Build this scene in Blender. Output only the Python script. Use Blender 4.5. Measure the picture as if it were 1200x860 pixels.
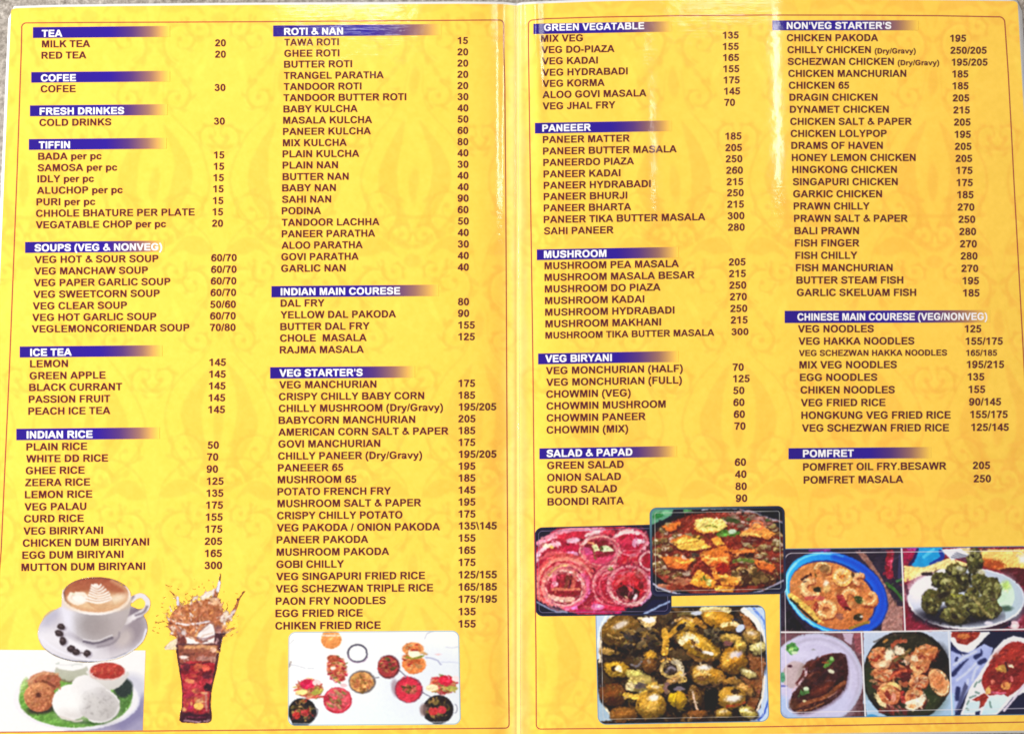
# A folded, laminated restaurant menu lying open on a stone table, seen from above.
import bpy, math
import numpy as np
from mathutils import Matrix, Vector

for o in list(bpy.data.objects):
    bpy.data.objects.remove(o)
scene = bpy.context.scene
C = scene.collection

# ------------------------------------------------------------------ camera
# the menu is A4 wide per leaf; layout is measured in "print units" (u, v), 1200 x 860 over the
# framed part of the menu, and laid on the real, slightly curled sheet by P(u, v, lift).
FPX, CAM_H, TILT, ROLL = 950.0, 0.328, math.radians(4.6), math.radians(0.42)
fwd = np.array([0, math.sin(TILT), -math.cos(TILT)])
up0 = np.array([0, math.cos(TILT), math.sin(TILT)])
right0 = np.array([1.0, 0, 0])
right = right0 * math.cos(ROLL) - up0 * math.sin(ROLL)
up = up0 * math.cos(ROLL) + right0 * math.sin(ROLL)
cam_pos = np.array([0, -CAM_H * math.tan(TILT), CAM_H])
cam = bpy.data.cameras.new("camera")
cam.sensor_width = 36.0
cam.lens = 36.0 * FPX / 1200.0
cam.clip_start, cam.clip_end = 0.01, 50.0
cam_o = bpy.data.objects.new("camera", cam)
C.objects.link(cam_o)
cam_o.matrix_world = Matrix(((right[0], up[0], -fwd[0], cam_pos[0]),
                             (right[1], up[1], -fwd[1], cam_pos[1]),
                             (right[2], up[2], -fwd[2], cam_pos[2]), (0, 0, 0, 1)))
scene.camera = cam_o

# ------------------------------------------------------------------ light
world = bpy.data.worlds.new("World")
scene.world = world
world.use_nodes = True
bg = world.node_tree.nodes["Background"]
bg.inputs[0].default_value = (1.0, 0.97, 0.93, 1)
bg.inputs[1].default_value = 0.45

def lamp(name, loc, target, sx, sy, power, col):
    l = bpy.data.lights.new(name, 'AREA')
    l.shape = 'RECTANGLE'; l.size = sx; l.size_y = sy; l.energy = power; l.color = col
    o = bpy.data.objects.new(name, l)
    C.objects.link(o)
    o.location = loc
    o.rotation_euler = (Vector(target) - Vector(loc)).to_track_quat('-Z', 'Y').to_euler()
    return o
lamp("window_light", (-1.18, 0.20, 0.77), (-0.1, 0.0, 0), 0.45, 0.45, 32.0, (1.0, 0.97, 0.92))
lamp("tube_light", (0.62, 0.73, 1.50), (0.62, 0.73, 0), 0.05, 0.42, 1.5, (1.0, 0.98, 0.96))
lamp("near_lamp", (-0.44, 1.04, 1.50), (-0.44, 1.04, 0), 0.26, 0.15, 2.2, (1.0, 0.98, 0.96))
lamp("far_lamp", (0.52, 1.03, 1.50), (0.52, 1.03, 0), 0.26, 0.13, 0.9, (1.0, 0.98, 0.96))

scene.view_settings.view_transform = 'Standard'
scene.view_settings.look = 'None'
scene.view_settings.exposure = 0.0
scene.view_settings.gamma = 1.0
scene.cycles.filter_width = 1.7

# ------------------------------------------------------------------ the sheet's real shape
def H(u, v):
    """height of the printed sheet above the table (metres): a valley at the fold, bowed leaves,
    curled corners and small buckles in the plastic"""
    u = np.asarray(u, float); v = np.asarray(v, float)
    d = np.abs(u - 606.0)
    rise = 0.0051 * (1 - np.exp(-d / 26.0))
    z = 0.0004 + np.where(u < 606, rise * np.exp(-d / 420.0), rise * (1 - 0.98 * np.clip((u - 860) / 335.0, 0, 1.2) ** 2.3))
    z = z + 0.0005 * np.exp(-((u - 250) / 200.0) ** 2)
    # the crease itself stands up as a narrow welt
    z = z + 0.0020 * np.exp(-0.5 * ((u - 606.5) / 7.0) ** 2)
    # a sharp ridge just left of the fold, strongest near the top
    z = z + np.where(u < 606, 0.00028 * 0.5 * (1 + np.tanh((587.5 - u) / 4.5)) * np.exp(-np.clip(587.5 - u, 0, None) / 130.0), 0) / (1 + np.exp((v - 150) / 70.0))
    # a buckle in the plastic beside the fold, near the top of the right leaf
    z = z + 0.0014 * np.exp(-((u - 628 - (v - 60) * 0.03) / 9.0) ** 2) / (1 + np.exp((v - 150) / 22.0))
    # two gentle stress ridges down the right leaf
    z = z + 0.00045 * np.exp(-0.5 * ((u - 912 - v * 0.02) / 25.0) ** 2)
    z = z + 0.00052 * np.exp(-0.5 * ((u - 750 - v * 0.02) / 11.0) ** 2) / (1 + np.exp((60 - v) / 15.0)) / (1 + np.exp((v - 420) / 60.0))
    # shallow cross ripples
    z = z + 0.00006 * np.sin(v / 31.0 + u / 120.0) * np.clip(d / 200.0, 0, 1)
    return z

def P(u, v, lift=0.0):
    u = np.asarray(u, float); v = np.asarray(v, float)
    z = H(u, v) + lift
    d = (right[None, :] * ((u - 600.0) / FPX)[:, None] + up[None, :] * ((430.0 - v) / FPX)[:, None] + fwd[None, :])
    t = (z - cam_pos[2]) / d[:, 2]
    return cam_pos[None, :] + d * t[:, None]

# ------------------------------------------------------------------ helpers
def s2l(c):
    c = np.clip(np.asarray(c, float) / 255.0, 0, 1)
    return np.where(c <= 0.04045, c / 12.92, ((c + 0.055) / 1.055) ** 2.4)
def l2s(c):
    c = np.clip(c, 0, 1)
    return np.where(c <= 0.0031308, c * 12.92, 1.055 * c ** (1 / 2.4) - 0.055)

def print_material(name, rough=0.45, coat=1.0):
    m = bpy.data.materials.new(name); m.use_nodes = True
    nt = m.node_tree; N = nt.nodes; L = nt.links
    b = N["Principled BSDF"]
    at = N.new("ShaderNodeVertexColor"); at.layer_name = "ink"
    L.new(at.outputs[0], b.inputs["Base Color"])
    b.inputs["Roughness"].default_value = rough
    b.inputs["Specular IOR Level"].default_value = 0.0
    b.inputs["Coat Weight"].default_value = coat
    b.inputs["Coat Roughness"].default_value = 0.09
    b.inputs["Coat IOR"].default_value = 1.5
    geo = N.new("ShaderNodeNewGeometry")
    # orange-peel of the laminate
    n1 = N.new("ShaderNodeTexNoise"); n1.inputs["Scale"].default_value = 160; n1.inputs["Detail"].default_value = 3
    L.new(geo.outputs["Position"], n1.inputs["Vector"])
    # fine cross scratches that run along the leaf's width
    mp = N.new("ShaderNodeMapping"); mp.inputs["Scale"].default_value = (60, 1400, 1)
    L.new(geo.outputs["Position"], mp.inputs["Vector"])
    n2 = N.new("ShaderNodeTexNoise"); n2.inputs["Scale"].default_value = 1; n2.inputs["Detail"].default_value = 2
    L.new(mp.outputs[0], n2.inputs["Vector"])
    b1 = N.new("ShaderNodeBump"); b1.inputs["Strength"].default_value = 0.35; b1.inputs["Distance"].default_value = 0.0002
    L.new(n1.outputs[0], b1.inputs["Height"])
    b2 = N.new("ShaderNodeBump"); b2.inputs["Strength"].default_value = 0.3; b2.inputs["Distance"].default_value = 0.00006
    L.new(n2.outputs[0], b2.inputs["Height"]); L.new(b1.outputs[0], b2.inputs["Normal"])
    L.new(b2.outputs[0], b.inputs["Coat Normal"])
    return m
MAT_PAGE = print_material("laminated_yellow_print")
MAT_INK = print_material("laminated_dark_ink")
MAT_BAR = print_material("laminated_heading_ink")
MAT_PHOTO = print_material("laminated_photo_print")

ROOT_LOC = P(np.array([606.0]), np.array([430.0]))[0] * np.array([1, 1, 0])
menu = bpy.data.objects.new("menu_card", None)
C.objects.link(menu)
menu.location = ROOT_LOC
menu.empty_display_size = 0.05
menu["label"] = "open yellow laminated two-leaf restaurant menu with purple headings, printed prices and food photos"
menu["category"] = "menu"

def build(name, uv, faces, cols, mat, parent, lift, label=None, smooth=True):
    """one mesh laid on the sheet; uv (n,2) print units, faces list/array, cols (n,3) linear"""
    uv = np.asarray(uv, float)
    co = P(uv[:, 0], uv[:, 1], lift) - ROOT_LOC
    me = bpy.data.meshes.new(name)
    f = np.asarray(faces, np.int32)
    n, k = f.shape
    me.vertices.add(len(co)); me.vertices.foreach_set("co", co.astype(np.float32).ravel())
    me.loops.add(n * k); me.loops.foreach_set("vertex_index", f.ravel())
    me.polygons.add(n)
    me.polygons.foreach_set("loop_start", np.arange(0, n * k, k, dtype=np.int32))
    me.polygons.foreach_set("loop_total", np.full(n, k, np.int32))
    me.update(calc_edges=True)
    if smooth: me.polygons.foreach_set("use_smooth", np.ones(n, bool))
    if cols is not None:
        ca = me.color_attributes.new("ink", 'FLOAT_COLOR', 'POINT')
        c4 = np.ones((len(co), 4), np.float32); c4[:, :3] = cols
        ca.data.foreach_set("color", c4.ravel())
    me.materials.append(mat)
    o = bpy.data.objects.new(name, me)
    C.objects.link(o)
    o.parent = parent
    if label: o["label"] = label
    return o

def grid_faces(nr, nc, keep=None):
    i = np.arange(nr * nc).reshape(nr, nc)
    # rows run down the page (v grows), so this winding faces up
    f = np.stack([i[:-1, :-1], i[1:, :-1], i[1:, 1:], i[:-1, 1:]], -1).reshape(-1, 4)
    if keep is not None: f = f[keep.ravel()]
    return f
def compact(uv, f, cols):
    used = np.unique(f)
    m = np.full(len(uv), -1, np.int64); m[used] = np.arange(len(used))
    return uv[used], m[f], cols[used]

# ------------------------------------------------------------------ a small printing press: paints print patterns and photos into point colours
_rs = np.random.RandomState(7)
def vnoise(X, Y, scale, seed):
    r = np.random.RandomState(seed)
    n = 64
    g = r.rand(n, n)
    x = X / scale + 11.3; y = Y / scale + 5.7
    xi = np.floor(x).astype(int); yi = np.floor(y).astype(int)
    fx = x - xi; fy = y - yi
    fx = fx * fx * (3 - 2 * fx); fy = fy * fy * (3 - 2 * fy)
    a = g[yi % n, xi % n]; b = g[yi % n, (xi + 1) % n]; c = g[(yi + 1) % n, xi % n]; d = g[(yi + 1) % n, (xi + 1) % n]
    return (a * (1 - fx) + b * fx) * (1 - fy) + (c * (1 - fx) + d * fx) * fy
def fbm(X, Y, scale, seed, oct=3):
    s = 0; a = 0.5
    for k in range(oct):
        s = s + a * vnoise(X, Y, scale / 2 ** k, seed + k * 13); a *= 0.5
    return s / (1 - 0.5 ** oct)
def spline(p, k=8, closed=False):
    p = np.array(p, float)
    Q = np.vstack([p[-1], p, p[0], p[1]]) if closed else np.vstack([2 * p[0] - p[1], p, 2 * p[-1] - p[-2]])
    o = []
    for i in range(1, len(Q) - 2):
        a, b, c, d = Q[i - 1], Q[i], Q[i + 1], Q[i + 2]
        for t in np.linspace(0, 1, k, endpoint=False):
            o.append(.5 * ((2 * b) + (c - a) * t + (2 * a - 5 * b + 4 * c - d) * t * t + (3 * b - a - 3 * c + d) * t ** 3))
    if not closed: o.append(p[-1])
    return np.array(o)

class Pic:
    def __init__(s, x0, y0, x1, y1, step, col):
        s.step = step
        s.xs = np.arange(x0, x1 + step * .5, step); s.ys = np.arange(y0, y1 + step * .5, step)
        s.X, s.Y = np.meshgrid(s.xs, s.ys)
        s.A = np.empty(s.X.shape + (3,)); s.A[:] = col
        s.M = np.zeros(s.X.shape)
        s.o = (0, 0); s.k = 1.0
        s.soft = 0.55
        s.paint_mask = False
        s.clip = None
        s.wob = 0.0
    def at(s, ox, oy, k): s.o = (ox, oy); s.k = k; return s
    def tp(s, p): return np.array(p, float) / s.k + np.array(s.o)
    def win(s, x0, x1, y0, y1):
        m = 2.5
        i0 = np.searchsorted(s.xs, x0 - m); i1 = np.searchsorted(s.xs, x1 + m)
        j0 = np.searchsorted(s.ys, y0 - m); j1 = np.searchsorted(s.ys, y1 + m)
        return (slice(j0, j1), slice(i0, i1))
    def put(s, w, d, col, a, col2, g, tex, soft):
        if d.size == 0: return
        m = np.clip(0.5 - d / (2 * (soft or s.soft)), 0, 1) * a
        if s.clip is not None: m = m * s.clip[w]
        c = np.array(col, float)
        if col2 is not None:
            c = c + (np.array(col2, float) - c) * np.clip(g, 0, 1)[..., None]
        if tex:
            n = fbm(s.X[w], s.Y[w], tex[1], tex[2] if len(tex) > 2 else 3)
            c = c + ((n - .5) * 2 * tex[0])[..., None]
        s.A[w] = s.A[w] * (1 - m[..., None]) + c * m[..., None]
        if s.paint_mask: s.M[w] = np.maximum(s.M[w], m)
    def e(s, cx, cy, rx, ry, col, rot=0, a=1, col2=None, gd=(0, 1), tex=None, soft=None, wob=0):
        cx, cy = s.tp((cx, cy)); rx /= s.k; ry /= s.k
        R = max(rx, ry) + (soft or s.soft)
        w = s.win(cx - R, cx + R, cy - R, cy + R)
        x = s.X[w] - cx; y = s.Y[w] - cy
        t = math.radians(rot); cc, ss = math.cos(t), math.sin(t)
        X = x * cc + y * ss; Y = -x * ss + y * cc
        q = np.hypot(X / rx, Y / ry)
        d = (q - 1) * min(rx, ry)
        if wob: d = d + (fbm(s.X[w], s.Y[w], max(rx, ry) * .6, int(cx * 7 + cy) % 97) - .5) * 2 * wob
        g = .5 + .5 * (x * gd[0] / R + y * gd[1] / R)
        s.put(w, d, col, a, col2, g, tex, soft)
    def ring(s, cx, cy, rx, ry, wd, col, rot=0, a0=0, a1=360, a=1, col2=None, gd=(0, 1), tex=None, soft=None):
        n = max(8, int(abs(a1 - a0) / 9))
        t = np.radians(np.linspace(a0, a1, n)); r = math.radians(rot)
        x = rx * np.cos(t); y = ry * np.sin(t)
        s.ln(np.stack([cx + x * math.cos(r) - y * math.sin(r), cy + x * math.sin(r) + y * math.cos(r)], 1), wd, col, a=a, sp=False, col2=col2, gd=gd, tex=tex, soft=soft)
    def pg(s, p, col, a=1, col2=None, gd=(0, 1), tex=None, soft=None, sp=False):
        p = s.tp(p)
        if sp: p = spline(p, 6, True)
        x0, y0 = p.min(0); x1, y1 = p.max(0)
        w = s.win(x0, x1, y0, y1); X = s.X[w]; Y = s.Y[w]
        if X.size == 0: return
        d2 = np.full(X.shape, 1e9); ins = np.zeros(X.shape, bool)
        for i in range(len(p)):
            ax, ay = p[i]; bx, by = p[(i + 1) % len(p)]
            dx, dy = bx - ax, by - ay
            t = np.clip(((X - ax) * dx + (Y - ay) * dy) / (dx * dx + dy * dy + 1e-9), 0, 1)
            d2 = np.minimum(d2, (X - ax - t * dx) ** 2 + (Y - ay - t * dy) ** 2)
            if ay != by:
                ins ^= ((ay > Y) != (by > Y)) & (X < dx * (Y - ay) / dy + ax)
        d = np.where(ins, -1, 1) * np.sqrt(d2)
        cx, cy = (x0 + x1) / 2, (y0 + y1) / 2; R = max(x1 - x0, y1 - y0) / 2 + 1e-6
        g = .5 + .5 * ((X - cx) * gd[0] + (Y - cy) * gd[1]) / R
        s.put(w, d, col, a, col2, g, tex, soft)
    def ln(s, p, wd, col, a=1, sp=True, col2=None, gd=(0, 1), tex=None, soft=None, taper=False):
        p = s.tp(p); hw = wd / s.k / 2
        if sp and len(p) > 2: p = spline(p, 7)
        x0, y0 = p.min(0) - hw; x1, y1 = p.max(0) + hw
        w = s.win(x0, x1, y0, y1); X = s.X[w]; Y = s.Y[w]
        if X.size == 0: return
        d = np.full(X.shape, 1e9); n = len(p) - 1
        for i in range(n):
            ax, ay = p[i]; bx, by = p[i + 1]
            dx, dy = bx - ax, by - ay
            t = np.clip(((X - ax) * dx + (Y - ay) * dy) / (dx * dx + dy * dy + 1e-9), 0, 1)
            h = hw * (1 - .85 * (i / n)) if taper else hw
            d = np.minimum(d, np.hypot(X - ax - t * dx, Y - ay - t * dy) - h)
        cx, cy = (x0 + x1) / 2, (y0 + y1) / 2; R = max(x1 - x0, y1 - y0) / 2 + 1e-6
        g = .5 + .5 * ((X - cx) * gd[0] + (Y - cy) * gd[1]) / R
        s.put(w, d, col, a, col2, g, tex, soft)
    def scatter(s, n, cx, cy, rx, ry, r0, r1, cols, el=(.5, 1), ang=(0, 180), seed=1, a=1, rim=None, hi=None):
        r = np.random.RandomState(seed)
        for i in range(n):
            t = r.rand() * 6.283; q = math.sqrt(r.rand())
            x = cx + rx * q * math.cos(t); y = cy + ry * q * math.sin(t)
            R = r0 + (r1 - r0) * r.rand(); f = el[0] + (el[1] - el[0]) * r.rand()
            an = ang[0] + (ang[1] - ang[0]) * r.rand()
            c = np.array(cols[r.randint(len(cols))], float) + r.randn() * 9
            if rim is not None: s.e(x + R * .1, y + R * .22, R * 1.12, R * f * 1.15, rim, an, a)
            s.e(x, y, R, R * f, c, an, a, col2=c * .72, gd=(.4, 1))
            if hi is not None and r.rand() < .6: s.e(x - R * .2, y - R * f * .3, R * .35, R * f * .25, hi, an, .85)
    def jitter(s, amt, scale, seed=5, w=None):
        n = fbm(s.X, s.Y, scale, seed) - .5
        s.A += (n * 2 * amt)[..., None]
    def warp(s, amt, scale, seed=9):
        dx = (fbm(s.X, s.Y, scale, seed) - .5) * 2 * amt / s.step
        dy = (fbm(s.X, s.Y, scale, seed + 50) - .5) * 2 * amt / s.step
        h, w_ = s.X.shape
        jj, ii = np.mgrid[0:h, 0:w_]
        fx = np.clip(ii + dx, 0, w_ - 1.001); fy = np.clip(jj + dy, 0, h - 1.001)
        a = fx.astype(int); b = fy.astype(int); u = (fx - a)[..., None]; v = (fy - b)[..., None]
        A = s.A
        s.A = (A[b, a] * (1 - u) + A[b, a + 1] * u) * (1 - v) + (A[b + 1, a] * (1 - u) + A[b + 1, a + 1] * u) * v
    def soften(s, n=1):
        for _ in range(n):
            A = np.pad(s.A, ((1, 1), (0, 0), (0, 0)), mode='edge'); A = (A[:-2] + 2 * A[1:-1] + A[2:]) / 4
            A = np.pad(A, ((0, 0), (1, 1), (0, 0)), mode='edge'); s.A = (A[:, :-2] + 2 * A[:, 1:-1] + A[:, 2:]) / 4
    def crisp(s, amt=.6):
        A = s.A
        p = np.pad(A, ((1, 1), (1, 1), (0, 0)), mode='edge')
        b = (p[:-2, 1:-1] + p[2:, 1:-1] + p[1:-1, :-2] + p[1:-1, 2:] + 2 * A) / 6
        p2 = np.pad(b, ((2, 2), (2, 2), (0, 0)), mode='edge')
        b = (p2[:-4, 2:-2] + p2[4:, 2:-2] + p2[2:-2, :-4] + p2[2:-2, 4:] + b) / 5
        s.A = A + (A - b) * amt
    def emit(s, name, parent, lift, mask, label, light=1.0, also=None):
        """mask: bool per sample; lays the painted samples on the sheet as one printed picture"""
        U, V = s.X.copy(), s.Y.copy()
        if mask.dtype == bool:
            keep = mask[:-1, :-1] & mask[1:, 1:] & mask[1:, :-1] & mask[:-1, 1:]
        else:   # signed distance: trim the lattice exactly to the picture's outline
            m = mask > 0
            keep = m[:-1, :-1] | m[1:, 1:] | m[1:, :-1] | m[:-1, 1:]
            gy, gx = np.gradient(mask, s.step)
            n2 = np.maximum(gx * gx + gy * gy, .09); t = np.where(m, 0, -mask) / n2
            U = U + t * gx; V = V + t * gy
            if also is not None: keep &= also[:-1, :-1] & also[1:, 1:] & also[1:, :-1] & also[:-1, 1:]
        f = grid_faces(*s.X.shape, keep)
        uv = np.stack([U.ravel(), V.ravel()], 1)
        cols = np.clip(s2l(s.A.reshape(-1, 3)) * light, 0.004, .93)
        uv, f, cols = compact(uv, f, cols)
        return build(name, uv, f, cols, MAT_PHOTO, parent, lift, label)

def realise(p, n, seed, bump, light=True):
    """gives a painted picture the broken texture of a photograph: lit micro-relief and thousands of small touches of neighbouring colour"""
    A = p.A
    S = A.max(2) - A.min(2); Lm = A.mean(2)
    food = np.clip((S - 18) / 40, 0, 1); food = np.maximum(food, np.clip((150 - Lm) / 90, 0, 1) * .6) * np.clip(1 - (A[..., 2] - A[..., 0] - 5) / 25, .08, 1)
    for sc, k in ((7.0, 1.0), (3.0, .8)):
        hgt = fbm(p.X, p.Y, sc, seed + int(sc) * 5, 3)
        gy, gx = np.gradient(hgt)
        sh = -(gx * .55 + gy * .85); sh = sh / (sh.std() + 1e-9)
        A = A * (1 + bump * k * .5 * np.clip(sh, -2.2, 2.2) * food)[..., None]
        if light:
            A = A + (np.clip(sh - 1.45, 0, 1) * food * 260 * bump * k)[..., None] * np.array([1, .96, .9])
    p.A = np.clip(A, 0, 255)
    r = np.random.RandomState(seed)
    o, k, c, pm = p.o, p.k, p.clip, p.paint_mask
    p.o, p.k, p.clip, p.paint_mask = (0, 0), 1.0, None, False
    H_, W_ = S.shape
    for i in range(n):
        jx = r.randint(W_); jy = r.randint(H_)
        if food[jy, jx] < .25: continue
        sx = min(max(jx + r.randint(-5, 6), 0), W_ - 1); sy = min(max(jy + r.randint(-4, 5), 0), H_ - 1)
        if food[sy, sx] < .2: continue
        col = p.A[sy, sx] * (1 + r.randn() * .10) + r.randn(3) * 4
        R = .7 + 1.3 * r.rand() ** 2
        p.e(p.xs[jx], p.ys[jy], R * 1.3, R * (.4 + .5 * r.rand()), np.clip(col, 8, 255), rot=r.randint(180), a=.75, soft=.5)
    p.o, p.k, p.clip, p.paint_mask = o, k, c, pm

def rrect(X, Y, pts, r):
    """rounded quad test: pts TL,TR,BR,BL in print units"""
    (ax, ay), (bx, by), (cx, cy), (dx_, dy_) = pts
    # bilinear inverse is overkill: use edge distances
    def ed(px, py, qx, qy): # signed distance to the left of p->q in (x right, y down): inside positive
        L = math.hypot(qx - px, qy - py)
        return ((qx - px) * (Y - py) - (qy - py) * (X - px)) / L
    t, rr, b, l = ed(ax, ay, bx, by), ed(bx, by, cx, cy), ed(cx, cy, dx_, dy_), ed(dx_, dy_, ax, ay)
    hx = np.minimum(l, rr); hy = np.minimum(t, b)
    qx = np.maximum(r - hx, 0); qy = np.maximum(r - hy, 0)
    return np.minimum(np.minimum(hx, hy), r - np.hypot(qx, qy))

# ------------------------------------------------------------------ the table
def make_table():
    me = bpy.data.meshes.new("tabletop")
    n = 9; x = np.linspace(-1.2, 1.2, n)
    gx, gy = np.meshgrid(x, x[::-1])
    co = np.stack([gx.ravel(), gy.ravel(), np.zeros(n * n)], 1)
    me.from_pydata(co.tolist(), [], grid_faces(n, n).tolist())
    m = bpy.data.materials.new("speckled_stone"); m.use_nodes = True
    nt = m.node_tree; N = nt.nodes; L = nt.links; b = N["Principled BSDF"]
    geo = N.new("ShaderNodeNewGeometry")
    def noise(sc, det, ro=.6):
        q = N.new("ShaderNodeTexNoise"); q.inputs["Scale"].default_value = sc; q.inputs["Detail"].default_value = det
        q.inputs["Roughness"].default_value = ro; L.new(geo.outputs["Position"], q.inputs["Vector"]); return q
    a = noise(420, 4, .75); c = noise(24, 3)
    r1 = N.new("ShaderNodeValToRGB"); L.new(a.outputs[0], r1.inputs[0])
    e = r1.color_ramp.elements
    e[0].position = .30; e[0].color = (.10, .078, .06, 1); e[1].position = .70; e[1].color = (.56, .52, .47, 1)
    k = e.new(.48); k.color = (.26, .23, .20, 1)
    mx = N.new("ShaderNodeMixRGB"); mx.blend_type = 'MULTIPLY'; mx.inputs[0].default_value = .5
    r2 = N.new("ShaderNodeValToRGB"); L.new(c.outputs[0], r2.inputs[0])
    r2.color_ramp.elements[0].position = .35; r2.color_ramp.elements[0].color = (.62, .55, .50, 1)
    r2.color_ramp.elements[1].position = .65; r2.color_ramp.elements[1].color = (1, 1, 1, 1)
    L.new(r1.outputs[0], mx.inputs[1]); L.new(r2.outputs[0], mx.inputs[2]); L.new(mx.outputs[0], b.inputs["Base Color"])
    b.inputs["Roughness"].default_value = .5
    bp = N.new("ShaderNodeBump"); bp.inputs["Strength"].default_value = .3; bp.inputs["Distance"].default_value = .0005
    L.new(a.outputs[0], bp.inputs["Height"]); L.new(bp.outputs[0], b.inputs["Normal"])
    me.materials.append(m)
    o = bpy.data.objects.new("tabletop", me); C.objects.link(o)
    o["kind"] = "structure"; o["label"] = "speckled grey stone tabletop under the menu"
    return o
make_table()

# ------------------------------------------------------------------ the two leaves
YEL = np.array([248, 203, 76.]); YEL_HI = np.array([250, 213, 82.]); YEL_LO = np.array([243, 181, 67.])
def topy_left(u): return np.interp(u, [0, 14, 60, 130, 250, 400, 540, 590, 603], [11, 10, 8.6, 7.6, 6.4, 5.6, 4.8, 5.2, 6.8])
def topy_right(u): return np.interp(u, [606, 612, 640, 700, 800, 900, 1000, 1100, 1192], [7.2, 5.6, 4.3, 2.0, 0.2, -.4, -.2, .6, 1.6])
def damask(pic, xs0, x1):
    """tone-on-tone scroll ornament of the yellow paper"""
    def spiral(cx, cy, r0, turns, mir, a0):
        t = np.linspace(0, turns * 2 * math.pi, 26)
        r = r0 * (1 - .86 * t / t[-1])
        return np.stack([cx + mir * r * np.cos(t + a0), cy + r * np.sin(t + a0)], 1)
    def scroll(cx, cy, r0, turns, m, a0, w=5.5):
        """an acanthus scroll: a tapering spiral with small leaves along its back"""
        sp = spiral(cx, cy, r0, turns, m, a0)
        pic.ln(sp, w, YEL_LO, a=.62, sp=False, taper=True, soft=1.1)
        pic.ln(sp + [m * 2.5, 2.0], 2.6, YEL_HI, a=.6, sp=False, taper=True, soft=1.0)
        for k in range(1, 19, 3):
            x, y = sp[k]; dx, dy = sp[k + 1] - sp[k - 1]; an = math.degrees(math.atan2(dy, dx))
            ox, oy = x - cx, y - cy; L = math.hypot(ox, oy) + 1e-6; q = r0 * .24 * (1 - k / 26)
            pic.e(x + ox / L * q, y + oy / L * q, r0 * .26 * (1 - k / 34), r0 * .11, YEL_LO, rot=an + 32 * m, a=.55, soft=1.0)
        pic.e(*sp[-1], 3.2, 3.2, YEL_LO, a=.6, soft=1.0)
    def motif(cx, cy):
        for m in (-1, 1):
            def q(pts): return [(cx + m * a, cy + b) for a, b in pts]
            for sx, sy, r0, tu, a0 in ((32, -72, 25, 1.3, 1.9), (26, -8, 19, 1.25, -1.2), (42, 126, 26, 1.35, 2.2), (66, 38, 20, 1.2, .3), (64, -128, 15, 1.2, 3.0), (22, 196, 17, 1.2, -.6)):
                scroll(cx + m * sx, cy + sy, r0, tu, m, a0)
            pic.pg(q([(3, 150), (30, 126), (44, 92), (34, 58), (8, 22), (20, 70), (17, 112)]), YEL_LO, a=.5, soft=1.1, sp=True)
            pic.ln(q([(2, 170), (44, 138), (64, 96), (48, 46), (16, 6), (8, -40)]), 4.5, YEL_LO, a=.5, soft=1.1, taper=True)
            pic.ln(q([(74, -150), (42, -150), (14, -124), (4, -86)]), 4.5, YEL_LO, a=.5, soft=1.1, taper=True)
            pic.pg(q([(8, -108), (24, -126), (44, -124), (60, -104), (44, -112), (28, -106)]), YEL_LO, a=.5, soft=1.1, sp=True)
            for k in range(4):
                pic.e(cx + m * (10 + 11 * k), cy + 168 - 6 * k, 9 - k, 3.4, YEL_LO, rot=-m * (30 + 8 * k), a=.5, soft=1.0)
                pic.e(cx + m * (8 + 9 * k), cy - 60 + 12 * k, 7, 3.0, YEL_LO, rot=m * 50, a=.45, soft=1.0)
            pic.e(cx + m * 52, cy - 40, 4, 15, YEL_HI, rot=m * 24, a=.6, soft=1.2)
        pic.e(cx, cy + 96, 6, 22, YEL_LO, a=.5, soft=1.3)
        pic.e(cx, cy - 24, 6, 17, YEL_LO, a=.5, soft=1.3)
        pic.e(cx, cy + 186, 10, 8, YEL_LO, a=.5, soft=1.2)
    for i in range(-5, 6):
        for j in range(-1, 4):
            cx = 485 + 152 * i + (76 if j % 2 else 0); cy = 120 + 285 * j
            if xs0 - 110 < cx < x1 + 110: motif(cx, cy)

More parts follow.
